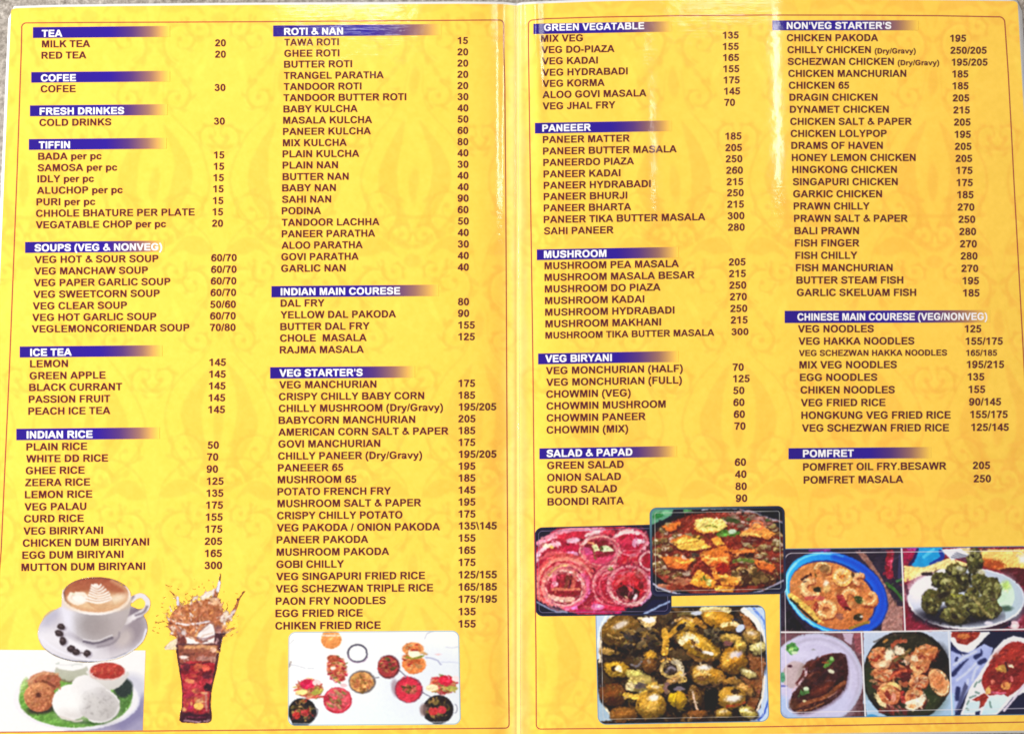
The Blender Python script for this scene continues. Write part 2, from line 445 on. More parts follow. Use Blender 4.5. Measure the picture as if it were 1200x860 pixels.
def make_page(side, label):
    st = 1.3
    pic = Pic(-30, -8, 609, 880, st, YEL) if side == 0 else Pic(604, -8, 1252, 868, st, YEL)
    pic.soft = 1.5
    damask(pic, pic.xs[0], pic.xs[-1])
    X, Y = pic.X, pic.Y
    d = np.abs(X - 607)
    # crease wear: the print is rubbed pale along the fold
    wear = np.exp(-(d / 13.0) ** 2) * (.35 + .5 * fbm(X * 3.0, Y * .35, 14, 3))
    pic.A = pic.A * (1 - wear[..., None]) + np.array([252, 226, 150.]) * wear[..., None]
    pic.warp(5, 55, 31); pic.jitter(3, 60, 21); pic.jitter(4, 7, 22); pic.jitter(4, 3, 23)
    # real outline: bend the sample lattice onto the leaf's edges
    nr, nc = X.shape
    S = np.linspace(0, 1, nc)[None, :] * np.ones((nr, 1)); T = np.linspace(0, 1, nr)[:, None] * np.ones((1, nc))
    if side == 0:
        lx = 13.0 - 36.0 * T; rx = 606.8 + 3.0 * T
        U = lx + (rx - lx) * S
        top = topy_left(U); bot = 872 - 8.0 * S
    else:
        lx = 607.2 + 3.0 * T; rx = 1192.5 + 48.0 * T
        U = lx + (rx - lx) * S
        top = topy_right(U); bot = 863.5 - 8.3 * S
    V = top + (bot - top) * T
    # round the outer corners
    r = 4.5
    for k, (row, edge) in enumerate(((T[:, 0] * 862, 'top'), ((1 - T[:, 0]) * 862, 'bot'))):
        ins = np.where(row < r, r - np.sqrt(np.maximum(0, r * r - (r - row) ** 2)), 0)[:, None]
        if side == 0: U = U + ins * (1 - S)
        else: U = U - ins * S
    # colours come from the artwork at those print coordinates
    fx = np.clip((U - pic.xs[0]) / st, 0, nc - 1.001); fy = np.clip((V - pic.ys[0]) / st, 0, nr - 1.001)
    a = fx.astype(int); b = fy.astype(int); u = (fx - a)[..., None]; v = (fy - b)[..., None]
    A = pic.A
    cols = (A[b, a] * (1 - u) + A[b, a + 1] * u) * (1 - v) + (A[b + 1, a] * (1 - u) + A[b + 1, a + 1] * u) * v
    return build("page", np.stack([U.ravel(), V.ravel()], 1), grid_faces(nr, nc), s2l(cols.reshape(-1, 3)), MAT_PAGE, menu, 0.0, label)
page_l = make_page(0, "left yellow leaf with drinks, soups, rice, breads and vegetable starters")
page_r = make_page(1, "right yellow leaf with vegetable mains, mushroom, chicken, fish and noodles")

# clear plastic pouch: a thin slab under both leaves whose pale rim shows past the paper
def make_pouch():
    n_v = 60
    sp_ = np.unique(np.concatenate([np.linspace(0, 1, 150), np.linspace(.44, .58, 150)])); n_u = len(sp_)
    S = sp_[None, :] * np.ones((n_v, 1)); T = np.linspace(0, 1, n_v)[:, None] * np.ones((1, n_u))
    lx = 10.4 - 37 * T; rx = 1197.0 + 48 * T
    U = lx + (rx - lx) * S
    top = np.where(U < 604, topy_left(U), topy_right(U)) - 2.6
    bot = np.where(U < 604, 874.5 - 8 * (U + 22) / 630, 866 - 8.3 * (U - 609) / 630)
    V = top + (bot - top) * T
    r = 6.0
    for row in (T[:, 0] * 866, (1 - T[:, 0]) * 866):
        ins = np.where(row < r, r - np.sqrt(np.maximum(0, r * r - (r - row) ** 2)), 0)[:, None]
        U = U + ins * (1 - S) - ins * S
    uv = np.stack([U.ravel(), V.ravel()], 1)
    N = n_u * n_v
    idx = np.arange(N).reshape(n_v, n_u)
    f = grid_faces(n_v, n_u)
    fb = f[:, ::-1] + N
    ring = np.concatenate([idx[0, :-1], idx[:-1, -1], idx[-1, :0:-1], idx[:0:-1, 0]])
    nxt = np.roll(ring, -1)
    side = np.stack([ring, nxt, nxt + N, ring + N], 1)
    o = build("laminate_pouch", np.concatenate([uv, uv]), np.concatenate([f, fb, side]), None, MAT_POUCH, menu, 0.0, "clear plastic rim of the laminate")
    co = P(uv[:, 0], uv[:, 1], -0.00012) - ROOT_LOC
    cb = co.copy(); cb[:, 2] -= 0.00028
    o.data.vertices.foreach_set("co", np.concatenate([co, cb]).astype(np.float32).ravel())
    o.data.update()
    return o
MAT_POUCH = bpy.data.materials.new("clear_laminate"); MAT_POUCH.use_nodes = True
_b = MAT_POUCH.node_tree.nodes["Principled BSDF"]
_b.inputs["Base Color"].default_value = (.86, .86, .88, 1); _b.inputs["Roughness"].default_value = .15
_b.inputs["Coat Weight"].default_value = 1; _b.inputs["Coat Roughness"].default_value = .05
make_pouch()

def strip(pts, w):
    """flat ribbon along a polyline in print units"""
    p = np.array(pts, float)
    t = np.gradient(p, axis=0); t /= np.linalg.norm(t, axis=1)[:, None]
    n = np.stack([-t[:, 1], t[:, 0]], 1)
    uv = np.concatenate([p + n * w / 2, p - n * w / 2])
    k = len(p); i = np.arange(k - 1)
    f = np.stack([i, i + 1, i + 1 + k, i + k], 1)
    return uv, f
def dense(pts, step=2):
    o = []
    for (ax, ay), (bx, by) in zip(pts[:-1], pts[1:]):
        n = max(1, int(math.hypot(bx - ax, by - ay) / step))
        o += [(ax + (bx - ax) * i / n, ay + (by - ay) * i / n) for i in range(n)]
    return o + [pts[-1]]
def arc(cx, cy, r, a0, a1, n=7):
    return [(cx + r * math.cos(math.radians(a0 + (a1 - a0) * i / n)), cy + r * math.sin(math.radians(a0 + (a1 - a0) * i / n))) for i in range(n + 1)]
RULE = s2l([158, 58, 56])
def rule(page, pts):
    uv, f = strip(dense(pts), 1.2)
    build("border_rule", uv, f, np.tile(RULE, (len(uv), 1)), MAT_INK, page, 0.00006)
rule(page_l, [(596.5, 842)] + arc(592.0, 848.2, 4.5, 0, 90, 6) + [(540, 853.2), (300, 855.0), (0, 857.5), (-8, 857.6)] + arc(-12, 853, 4.5, 90, 180, 5) + [(1.2, 645), (11, 430), (20, 200), (24.8, 60), (25.4, 33)] + arc(30.8, 32.8, 5.6, 180, 265, 6) + [(60, 27.0), (150, 26.5), (300, 25.9), (440, 24.8), (580, 23.8)] + arc(585, 29, 5.2, 270, 355, 6) + [(590.4, 60), (591.5, 100), (592.6, 220), (593.2, 330), (594.3, 560), (595.6, 760), (596.5, 842)])
rule(page_r, [(619.3, 60)] + [(619.2, 30)] + arc(624.5, 29.2, 5.4, 180, 265, 6) + [(640, 22.3), (700, 20.4), (800, 18.7), (900, 18.0), (1000, 18.1), (1100, 18.8), (1168, 20.1)] + arc(1170.5, 27.0, 7, 275, 360, 6) + [(1181.5, 86), (1185, 150), (1188.3, 215), (1199.6, 420), (1211.5, 640), (1222, 838)] + arc(1217, 840, 5, 0, 95, 6) + [(1200, 845.6), (1080, 847.8), (900, 851.0), (760, 852.6), (640, 853.7)] + arc(633.6, 848.6, 5.2, 95, 180, 6) + [(628, 760), (626.5, 645), (624.5, 430), (621.5, 215), (620.2, 120), (619.3, 60)])

# ------------------------------------------------------------------ lettering (own bold grotesque, outlines drawn for this menu)
from mathutils.geometry import tessellate_polygon
def draw_alphabet():
    """every letter is a union / difference of bars, rings and strokes on a fine field; its outline is then traced"""
    ST=7.0
    xs=np.arange(-60,1010,ST); ys=np.arange(-280,790,ST)
    X,Y=np.meshgrid(xs,ys)
    def box(x0,y0,x1,y1): return np.maximum(np.abs(X-(x0+x1)/2)-(x1-x0)/2, np.abs(Y-(y0+y1)/2)-(y1-y0)/2)
    def ell(cx,cy,rx,ry,n=2.25):
        return ((np.abs((X-cx)/rx)**n+np.abs((Y-cy)/ry)**n)**(1/n)-1)*min(rx,ry)
    def ring(cx,cy,rx,ry,ix,iy,n=2.25): return np.maximum(ell(cx,cy,rx,ry,n),-ell(cx,cy,ix,iy,n))
    def seg(ax,ay,bx,by):
        dx,dy=bx-ax,by-ay; t=np.clip(((X-ax)*dx+(Y-ay)*dy)/(dx*dx+dy*dy+1e-9),0,1)
        return np.hypot(X-ax-t*dx,Y-ay-t*dy)
    def poly(*p):
        d=np.full(X.shape,1e9); ins=np.zeros(X.shape,bool)
        n=len(p)
        for i in range(n):
            (ax,ay),(bx,by)=p[i],p[(i+1)%n]
            d=np.minimum(d,seg(ax,ay,bx,by))
            c=((ay>Y)!=(by>Y))
            xi=(bx-ax)*(Y-ay)/((by-ay) if by!=ay else 1e-9)+ax
            ins^=c&(X<xi)
        return np.where(ins,-d,d)
    def gspline(p,k=10):
        p=np.array(p,float); P=np.vstack([2*p[0]-p[1],p,2*p[-1]-p[-2]]); o=[]
        for i in range(1,len(P)-2):
            a,b,c,d=P[i-1],P[i],P[i+1],P[i+2]
            for t in np.linspace(0,1,k,endpoint=False):
                o.append(.5*((2*b)+(c-a)*t+(2*a-5*b+4*c-d)*t*t+(3*b-a-3*c+d)*t**3))
        o.append(p[-1]); return np.array(o)
    def stroke(p,w):
        q=gspline(p)
        d=np.full(X.shape,1e9)
        t=np.gradient(q,axis=0); t/=np.linalg.norm(t,axis=1)[:,None]
        for a,b in zip(q[:-1],q[1:]): d=np.minimum(d,seg(*a,*b))
        f=d-w/2
        # butt
        for e,tt in ((q[0],-t[0]),(q[-1],t[-1])):
            h=(X-e[0])*tt[0]+(Y-e[1])*tt[1]
            near=np.hypot(X-e[0],Y-e[1])<w*.75
            f=np.where(near,np.maximum(f,h),f)
        return f
    U=lambda *a: np.minimum.reduce(a)
    def sub(a,*b):
        for q in b: a=np.maximum(a,-q)
        return a
    def D(x0,x1,y0,y1,rx): return U(box(x0,y0,x1-rx+1,y1),np.maximum(ell(x1-rx,(y0+y1)/2,rx,(y1-y0)/2),x1-rx-X))
    G={}
    def g(c,w,f): G[c]=(w,f)
    g('A',722,sub(poly((0,0),(282,716),(438,716),(718,0),(561,0),(498,163),(212,163),(153,0)),poly((257,283),(455,283),(356,549))))
    g('B',722,sub(U(box(73,0,219,716),D(73,648,352,716,185),D(73,688,0,412,208)),D(219,508,428,597,84),D(219,540,120,308,94)))
    opC=poly((372,358),(522,486),(950,590),(950,150),(527,262))
    g('C',722,sub(ring(377,358,334,371,182,247),opC))
    g('D',722,sub(D(73,675,0,716,325),D(219,524,122,594,230)))
    g('E',667,U(box(73,0,219,716),box(73,594,615,716),box(73,302,583,424),box(73,0,630,122)))
    g('F',611,U(box(73,0,219,716),box(73,594,567,716),box(73,291,522,413)))
    g('G',778,U(sub(np.maximum(ring(387,358,345,371,190,247),X-706),poly((387,386),(530,490),(950,580),(950,386))),box(400,264,706,386),box(560,100,706,386)))
    g('H',722,U(box(73,0,219,716),box(505,0,651,716),box(73,304,651,427)))
    g('I',278,box(68,0,214,716))
    g('J',556,U(box(339,228,485,716),sub(np.maximum(ring(254,232,231,244,85,122),Y-232),box(-50,190,150,700))) )
    g('K',722,U(box(75,0,221,716),poly((215,398),(513,716),(708,716),(440,437),(724,0),(535,0),(337,332),(215,208))))
    g('L',611,U(box(77,0,223,716),box(77,0,583,122)))
    g('M',833,poly((71,716),(288,716),(417,228),(545,716),(762,716),(762,0),(627,0),(627,563),(485,0),(346,0),(205,563),(205,0),(71,0)))
    g('N',722,poly((74,0),(74,716),(215,716),(508,238),(508,716),(644,716),(644,0),(497,0),(208,467),(208,0),))
    g('O',778,ring(389,358,346,371,195,247))
    g('Q',778,U(ring(389,358,346,371,195,247),poly((410,165),(480,245),(765,20),(695,-70))))
    g('P',667,sub(U(box(73,0,219,716),D(73,624,270,716,225)),D(219,475,388,597,104)))
    g('R',722,sub(U(box(73,0,219,716),D(73,655,298,716,210),poly((320,300),(470,330),(560,230),(718,0),(543,0),(395,225))),D(219,505,414,597,91)))
    g('S',667,stroke([(568,500),(515,615),(335,660),(165,612),(118,520),(175,430),(335,372),(505,310),(556,208),(505,102),(330,55),(150,98),(92,232)],136))
    g('T',611,U(box(22,594,590,716),box(233,0,379,716)))
    g('U',722,U(box(71,270,217,716),box(505,270,651,716),np.maximum(ring(361,278,290,290,144,166),Y-278)))
    g('V',667,poly((0,716),(160,716),(337,190),(510,716),(667,716),(411,0),(256,0)))
    g('W',944,poly((6,716),(154,716),(250,222),(372,716),(572,716),(690,222),(790,716),(938,716),(770,0),(612,0),(472,540),(330,0),(172,0)))
    g('X',667,poly((0,0),(245,372),(22,716),(196,716),(338,485),(482,716),(652,716),(425,372),(670,0),(490,0),(337,243),(182,0)))
    g('Y',667,poly((0,716),(169,716),(334,437),(499,716),(665,716),(406,300),(406,0),(261,0),(261,302)))
    g('Z',611,poly((22,0),(22,130),(385,594),(62,594),(62,716),(570,716),(570,600),(195,122),(585,122),(585,0)))
    g('0',556,ring(278,354,238,366,96,252))
    g('1',556,U(box(252,0,394,718),poly((80,470),(80,592),(205,640),(277,718),(320,718),(320,590))))
    g('2',556,U(stroke([(105,495),(140,605),(270,658),(405,610),(432,510),(375,390),(250,265),(110,95)],136),box(38,0,512,126)))
    g('3',556,U(stroke([(92,520),(150,625),(270,658),(388,605),(402,505),(350,420),(225,385)],128),stroke([(225,388),(365,370),(445,240),(395,105),(268,52),(135,98),(82,210)],132)))
    g('4',556,sub(poly((27,144),(27,265),(330,716),(455,716),(455,265),(545,265),(545,144),(455,144),(455,0),(318,0),(318,144)),poly((318,265),(318,510),(155,265))))
    g('5',556,U(box(125,590,490,716),poly((118,716),(245,716),(196,400),(180,350),(60,345)),stroke([(115,360),(190,412),(290,418),(405,360),(445,238),(395,108),(270,54),(140,95),(85,195)],132)))
    six=U(ring(285,238,242,250,104,130),stroke([(462,530),(420,630),(310,662),(195,600),(125,450),(116,240)],138))
    g('6',556,six)
    g('7',556,U(box(42,590,515,716),stroke([(470,640),(345,430),(268,220),(240,0)],138)))
    g('8',556,U(ring(278,208,240,220,104,106),ring(278,540,212,186,84,82)))
    # 9: rotate 6 about (278,358)
    def bil(F,px,py):
        fx=np.clip((px-xs[0])/ST,0,len(xs)-1.001); fy=np.clip((py-ys[0])/ST,0,len(ys)-1.001)
        a=fx.astype(int); b=fy.astype(int); u=fx-a; v=fy-b
        return (F[b,a]*(1-u)+F[b,a+1]*u)*(1-v)+(F[b+1,a]*(1-u)+F[b+1,a+1]*u)*v
    g('9',556,bil(six,556-X,716-Y))
    g('&',722,U(stroke([(690,60),(520,215),(330,430),(240,545),(280,640),(360,662),(430,600),(395,500),(250,395),(130,300),(105,190),(180,82),(310,58),(460,130),(590,330)],118),))
    g("'",238,poly((72,716),(172,716),(155,460),(88,460)))
    g('(',333,stroke([(270,728),(140,510),(100,255),(140,10),(270,-208)],126))
    g(')',333,stroke([(63,728),(193,510),(233,255),(193,10),(63,-208)],126))
    g('/',278,poly((0,-12),(100,-12),(278,728),(178,728)))
    g('\\',278,poly((178,-12),(278,-12),(100,728),(0,728)))
    g('-',333,box(40,195,293,330)); g('.',278,box(70,0,207,137))
    g('a',556,U(ring(215,148,182,158,70,62),stroke([(78,380),(150,465),(280,478),(395,425),(410,300),(412,160),(440,0)],124)))
    g('c',556,sub(ring(290,260,250,272,112,154),poly((290,260),(420,330),(800,400),(800,130),(420,190))))
    g('d',611,U(ring(278,260,238,272,106,152),box(398,0,538,716)))
    g('e',556,U(sub(ring(282,260,246,272,112,160),box(300,120,700,226)),box(120,212,526,302)))
    g('g',611,U(ring(278,260,238,272,106,152),box(398,-40,538,518),stroke([(468,-30),(420,-130),(290,-155),(160,-130),(95,-70)],120)))
    g('p',611,U(ring(333,260,238,272,106,152),box(66,-198,206,518)))
    g('r',389,U(box(66,0,206,518),stroke([(140,260),(190,410),(270,462),(380,440)],128)))
    g('v',556,poly((0,518),(145,518),(275,165),(403,518),(546,518),(337,0),(214,0)))
    g('y',556,U(poly((0,518),(145,518),(275,165),(403,518),(546,518),(345,-10),(222,-10)),stroke([(290,50),(240,-95),(170,-145),(50,-138)],124)))

    def contours(F):
        ins = F < 0; nxt = {}
        code = (ins[:-1, :-1] * 1) | (ins[:-1, 1:] * 2) | (ins[1:, 1:] * 4) | (ins[1:, :-1] * 8)
        tab = {1: "BL", 2: "RB", 3: "RL", 4: "TR", 5: "BLTR", 6: "TB", 7: "TL", 8: "LT", 9: "BT", 10: "RBLT", 11: "RT", 12: "LR", 13: "BR", 14: "LB"}
        for i, j in np.argwhere((code > 0) & (code < 15)):
            edge = {"B": (0, i, j), "T": (0, i + 1, j), "L": (1, i, j), "R": (1, i, j + 1)}
            s = tab[int(code[i, j])]
            for n in range(0, len(s), 2): nxt[edge[s[n]]] = edge[s[n + 1]]
        loops = []
        while nxt:
            cur = next(iter(nxt)); l = []
            while cur in nxt:
                h, i, j = cur
                if h == 0:
                    t = F[i, j] / (F[i, j] - F[i, j + 1]); l.append((xs[j] + t * ST, ys[i]))
                else:
                    t = F[i, j] / (F[i, j] - F[i + 1, j]); l.append((xs[j], ys[i] + t * ST))
                cur = nxt.pop(cur)
            loops.append(l)
        return loops
    def thin(p, tol):
        if len(p) < 3: return p
        q = np.array(p); a = q[0]; d = q[-1] - a; L = math.hypot(d[0], d[1])
        dist = np.abs((q[:, 0] - a[0]) * d[1] - (q[:, 1] - a[1]) * d[0]) / L if L > 1e-6 else np.hypot(q[:, 0] - a[0], q[:, 1] - a[1])
        k = int(dist.argmax())
        if dist[k] < tol: return [p[0], p[-1]]
        return thin(p[:k + 1], tol)[:-1] + thin(p[k:], tol)
    out = {}
    for c, (w, F) in G.items():
        F = F + 1e-4 - 7.0; ls = []   # a touch of ink spread
        for l in contours(F):
            if len(l) < 6: continue
            k = max(range(len(l)), key=lambda i: l[i][0] + .37 * l[i][1]); l = l[k:] + l[:k]
            ls.append(thin(l + [l[0]], 3.0)[:-1])
        pl = [p for l in ls for p in l]
        t2 = []
        for t in tessellate_polygon([[Vector((x, y, 0)) for x, y in l] for l in ls]):
            (ax, ay), (bx, by), (cx, cy) = [pl[i] for i in t]
            cr = (bx - ax) * (cy - ay) - (by - ay) * (cx - ax)
            if cr == 0: continue
            t2.append(tuple(t) if cr > 0 else (t[0], t[2], t[1]))
        out[c] = (w, np.array(pl, float), np.array(t2))
    return out
_G = draw_alphabet()
def text_geo(txt, x, y, x_end, cap, slope, x_scale=None):
    """outline triangles of one line, left baseline at (x, y) print units; squeezed to end at x_end"""
    pen = 0; V = []; F = []; n = 0
    adv = []
    for ch in txt:
        if ch == ' ': pen += 278; continue
        w, p, t = _G[ch]
        V.append(p + [pen, 0]); F.append(t + n); n += len(p); pen += w
    V = np.concatenate(V); F = np.concatenate(F)
    sy = cap / 716.0
    x0, x1 = V[:, 0].min(), V[:, 0].max()
    sx = (x_end - x) / (x1 - x0) if x_end is not None else x_scale
    X = x + (V[:, 0] - x0) * sx
    Y = y - V[:, 1] * sy + (X - x) * slope
    return np.stack([X, Y], 1), F
def lines_mesh(name, page, items, col, lift, label):
    UV = []; F = []; n = 0
    for it in items:
        a, f = text_geo(*it); UV.append(a); F.append(f + n); n += len(a)
    UV = np.concatenate(UV); F = np.concatenate(F)
    c = s2l(col)
    return build(name, UV, F, np.tile(c, (len(UV), 1)), MAT_INK, page, lift, label)

INK = [88, 20, 36]; WHITE = [238, 236, 240]
def cap_at(y): return 8.15 + y / 860.0 * 0.75
def heading(page, txt, x0, x1, yt, yb, tx, tx1, base, slope):
    n = 96
    x = np.linspace(x0, x1, n); k = (x - x0) / (x1 - x0)
    rows = []
    for j in range(3):
        y0 = yt + (yb - yt) * j / 2
        rows.append(np.stack([x, y0 + (x - x0) * slope], 1))
    uv = np.concatenate(rows)
    pts = np.array([[34, 6, 128.], [38, 8, 142], [80, 46, 116], [150, 104, 92], [216, 166, 82], YEL])
    cc = np.stack([np.interp(k, [0, .56, .72, .86, .95, 1], pts[:, i]) for i in range(3)], 1)
    cc[0] = pts[0]
    b = build("section_heading", uv, grid_faces(3, n), np.tile(s2l(cc), (3, 1)), MAT_BAR, page, 0.00007, "purple heading bar reading " + txt)
    uvt, f = text_geo(txt, tx, base, tx1, cap_at(yt) * .98, slope)
    o = build("heading_letters", uvt, f, np.tile(s2l(WHITE), (len(uvt), 1)), MAT_INK, page, 0.00011)
    return o
def section(page, head, rows, slope, pslope=None, small=()):
    """rows: (name, x, x_end, base, price, px, pbase) or with a trailing small note"""
    nm = []; pr = []
    for r in rows:
        name, x, xe, by, price, px, pb = r[:7]
        cp = cap_at(by) * (r[7] if len(r) > 7 else 1.0)
        note = None
        nm.append((name, x, by, xe, cp, slope))
        if len(r) > 8:
            nx, nxe = r[8]
            nm.append(("(Dry/Gravy)", nx, by + .4, nxe, cp * .76, slope))
        if price:
            sc = .0122 * (1 + (pb - 250) / 9000.0)
            if head[0].startswith("CHIN") and name.startswith("VEG SCH") and "HAKKA" in name: sc *= .83
            pr.append((price, px, pb, None, cp, slope, sc))
    lines_mesh("dish_list", page, nm, INK, 0.00009, "dish names under " + head[0])
    lines_mesh("price_list", page, pr, INK, 0.00009, "prices under " + head[0])
    heading(page, *head, slope)

# column one
S1 = -0.009
section(page_l, ("TEA", 38.5, 199, 32.2, 45, 49, 73, 43.6), [("MILK TEA", 49, 105.5, 56, "20", 252, 54.7), ("RED TEA", 48.5, 101, 69.3, "20", 252, 68)], S1)
section(page_l, ("COFEE", 36.5, 199, 84.8, 97.3, 48, 89, 95.8), [("COFEE", 47.5, 88.5, 108.6, "30", 251.3, 107)], S1)
section(page_l, ("FRESH DRINKES", 35, 196, 123.8, 136.6, 46.5, 145.5, 134.8), [("COLD DRINKS", 46, 130.3, 148, "30", 250.5, 146.4)], S1)
section(page_l, ("TIFFIN", 33.7, 195, 163.2, 176, 45.5, 82, 174.3), [
    ("BADA per pc", 44.5, 119, 187.6, "15", 250.6, 186), ("SAMOSA per pc", 44, 137.3, 201, "15", 250.4, 199.3), ("IDLY per pc", 43.7, 110, 214, "15", 250, 212.6),
    ("ALUCHOP per pc", 43, 143.7, 227.5, "15", 249.7, 225.7), ("PURI per pc", 42.5, 111.6, 241, "15", 249.4, 239.4),
    ("CHHOLE BHATURE PER PLATE", 42, 228, 254.4, "15", 249, 252.6), ("VEGATABLE CHOP per pc", 41.7, 194.5, 267.8, "20", 248.4, 266)], S1)
section(page_l, ("SOUPS (VEG & NONVEG)", 29.3, 192, 283.6, 296.6, 40.5, 190, 294.7), [
    ("VEG HOT & SOUR SOUP", 40.5, 185.5, 308.5, "60/70", 247.4, 306.4), ("VEG MANCHAW SOUP", 40, 173.2, 322, "60/70", 247.2, 320), ("VEG PAPER GARLIC SOUP", 39.5, 199.5, 335.6, "60/70", 246.9, 333.6),
    ("VEG SWEETCORN SOUP", 39, 187, 349.2, "60/70", 246.6, 347.1), ("VEG CLEAR SOUP", 38.2, 148.6, 362.8, "50/60", 246, 361), ("VEG HOT GARLIC SOUP", 37.6, 183, 376.3, "60/70", 246, 374.5),
    ("VEGLEMONCORIENDAR SOUP", 37, 221.8, 389.7, "70/80", 245.8, 388)], S1)
section(page_l, ("ICE TEA", 23, 190, 406, 419, 35.5, 84, 417.1), [("LEMON", 35, 79.5, 430.5, "145", 245.2, 428.8), ("GREEN APPLE", 34.5, 123.6, 444.5, "145", 245, 442.7),
    ("BLACK CURRANT", 34, 143, 458.2, "145", 244.7, 456.4), ("PASSION FRUIT", 33.5, 129, 472.1, "145", 244.3, 470.3), ("PEACH ICE TEA", 33, 129.2, 486, "145", 244, 484.1)], -.0095)
section(page_l, ("INDIAN RICE", 19, 187, 502.3, 515.8, 31.3, 108.5, 513.6), [("PLAIN RICE", 30.7, 102, 527.8, "50", 243, 525.7), ("WHITE DD RICE", 30.5, 126.5, 541.7, "70", 242.5, 539.6),
    ("GHEE RICE", 30, 99, 555.6, "90", 242, 553.8), ("ZEERA RICE", 29.3, 105.5, 569.6, "125", 242.2, 568), ("LEMON RICE", 29, 108, 583.7, "135", 241.9, 582), ("VEG PALAU", 28.5, 101, 598, "175", 241.4, 596),
    ("CURD RICE", 28, 98, 612, "155", 241, 610), ("VEG BIRIRYANI", 27.3, 120.5, 626.3, "175", 240.6, 624.1), ("CHICKEN DUM BIRIYANI", 26.5, 174.6, 640.4, "205", 239.8, 638.3),
    ("EGG DUM BIRIYANI", 26, 144.5, 654.6, "165", 240, 652.5), ("MUTTON DUM BIRIYANI", 25, 170, 668.8, "300", 239.5, 666.6)], -.0105)
# column two
S2 = -.0085
section(page_l, ("ROTI & NAN", 320, 517, 30.2, 43.3, 333, 402, 41.4), [("TAWA ROTI", 333, 397, 54, "15", 536.3, 52), ("GHEE ROTI", 333, 397.6, 67, "20", 536, 65.3), ("BUTTER ROTI", 332.7, 412.5, 79.8, "20", 536, 78.5),
    ("TRANGEL PARATHA", 332.5, 449.6, 93, "20", 536, 91.6), ("TANDOOR ROTI", 332.3, 423.5, 106, "20", 536, 104.8), ("TANDOOR BUTTER ROTI", 332, 476, 119, "30", 536, 117.8), ("BABY KULCHA", 332, 419, 132.2, "40", 536, 131),
    ("MASALA KULCHA", 331.7, 436, 145.4, "50", 536, 144), ("PANEER KULCHA", 331.5, 434.6, 158.5, "60", 536, 157.2), ("MIX KULCHA", 331.3, 406.3, 171.8, "80", 536, 170.5), ("PLAIN KULCHA", 331, 421, 184.8, "40", 536, 183.6),
    ("PLAIN NAN", 331, 396, 198, "30", 536, 196.9), ("BUTTER NAN", 331, 408.5, 211.5, "40", 536, 210), ("BABY NAN", 330.5, 393.5, 224.6, "40", 536.2, 223.4), ("SAHI NAN", 330.3, 388, 238, "90", 536.2, 236.6),
    ("PODINA", 330, 376.2, 251.4, "60", 536.2, 250), ("TANDOOR LACHHA", 330, 444.6, 265, "50", 536.3, 263.4), ("PANEER PARATHA", 330, 439.6, 278.4, "40", 536.3, 276.8), ("ALOO PARATHA", 329.7, 425, 291.8, "30", 536.3, 290.3),
    ("GOVI PARATHA", 329.5, 420.2, 305.3, "40", 536.3, 303.8), ("GARLIC NAN", 329.3, 405, 318.8, "40", 536.3, 317.3)], S2)
section(page_l, ("INDIAN MAIN COURESE", 318, 514, 335.3, 348.6, 329, 469, 346.1), [("DAL FRY", 328.7, 380.2, 359.6, "80", 536.6, 357.8), ("YELLOW DAL PAKODA", 328.5, 464, 373.2, "90", 536.6, 371.4),
    ("BUTTER DAL FRY", 328.3, 433, 387, "155", 537, 385.2), ("CHOLE  MASALA", 328, 429.6, 400.5, "125", 537, 398.8), ("RAJMA MASALA", 327.7, 426.3, 414.2, "", 0, 0)], S2)
section(page_l, ("VEG STARTER'S", 316.5, 486, 430.2, 443.7, 327.5, 425, 441.2), [("VEG MANCHURIAN", 327, 441, 455.1, "175", 537.2, 453.4), ("CRISPY CHILLY BABY CORN", 326.7, 497, 469, "185", 537.2, 467.3),
    ("CHILLY MUSHROOM (Dry/Gravy)", 326.5, 519, 482.8, "195/205", 537.5, 481), ("BABYCORN MANCHURIAN", 326.3, 486.5, 496.7, "205", 537, 494.8), ("AMERICAN CORN SALT & PAPER", 326, 525.5, 510.5, "185", 537.3, 508.7),
    ("GOVI MANCHURIAN", 326, 445.5, 524.4, "175", 537.3, 522.5), ("CHILLY PANEER (Dry/Gravy)", 325.7, 494.5, 538.5, "195/205", 537.5, 536.4), ("PANEEER 65", 325.5, 402, 552.3, "195", 537.3, 550.3),
    ("MUSHROOM 65", 325.3, 417.5, 566.2, "185", 537.3, 564.2), ("POTATO FRENCH FRY", 325, 458, 580.2, "145", 537.3, 578.3), ("MUSHROOM SALT & PAPER", 325, 493.5, 594.2, "195", 537.3, 592.3), ("CRISPY CHILLY POTATO", 324.5, 471.5, 608.3, "175", 537.3, 606.4),
    ("VEG PAKODA / ONION PAKODA", 324.3, 515.5, 622.5, "135\\145", 537.5, 620.3), ("PANEER PAKODA", 324, 431.5, 636.6, "155", 537.3, 634.5), ("MUSHROOM PAKODA", 324, 456, 651, "165", 537.3, 648.8), ("GOBI CHILLY", 323.7, 403, 665.3, "175", 537.3, 663),
    ("VEG SINGAPURI FRIED RICE", 323.5, 498, 679.6, "125/155", 537.3, 677.5), ("VEG SCHEZWAN TRIPLE RICE", 323, 507.5, 694, "165/185", 537.3, 691.8), ("PAON FRY NOODLES", 323, 452, 708.4, "175/195", 537.3, 706.1),
    ("EGG FRIED RICE", 322.7, 425, 722.8, "135", 537.3, 720.6), ("CHIKEN FRIED RICE", 322.5, 446, 737.3, "155", 537.3, 735)], -.0075)
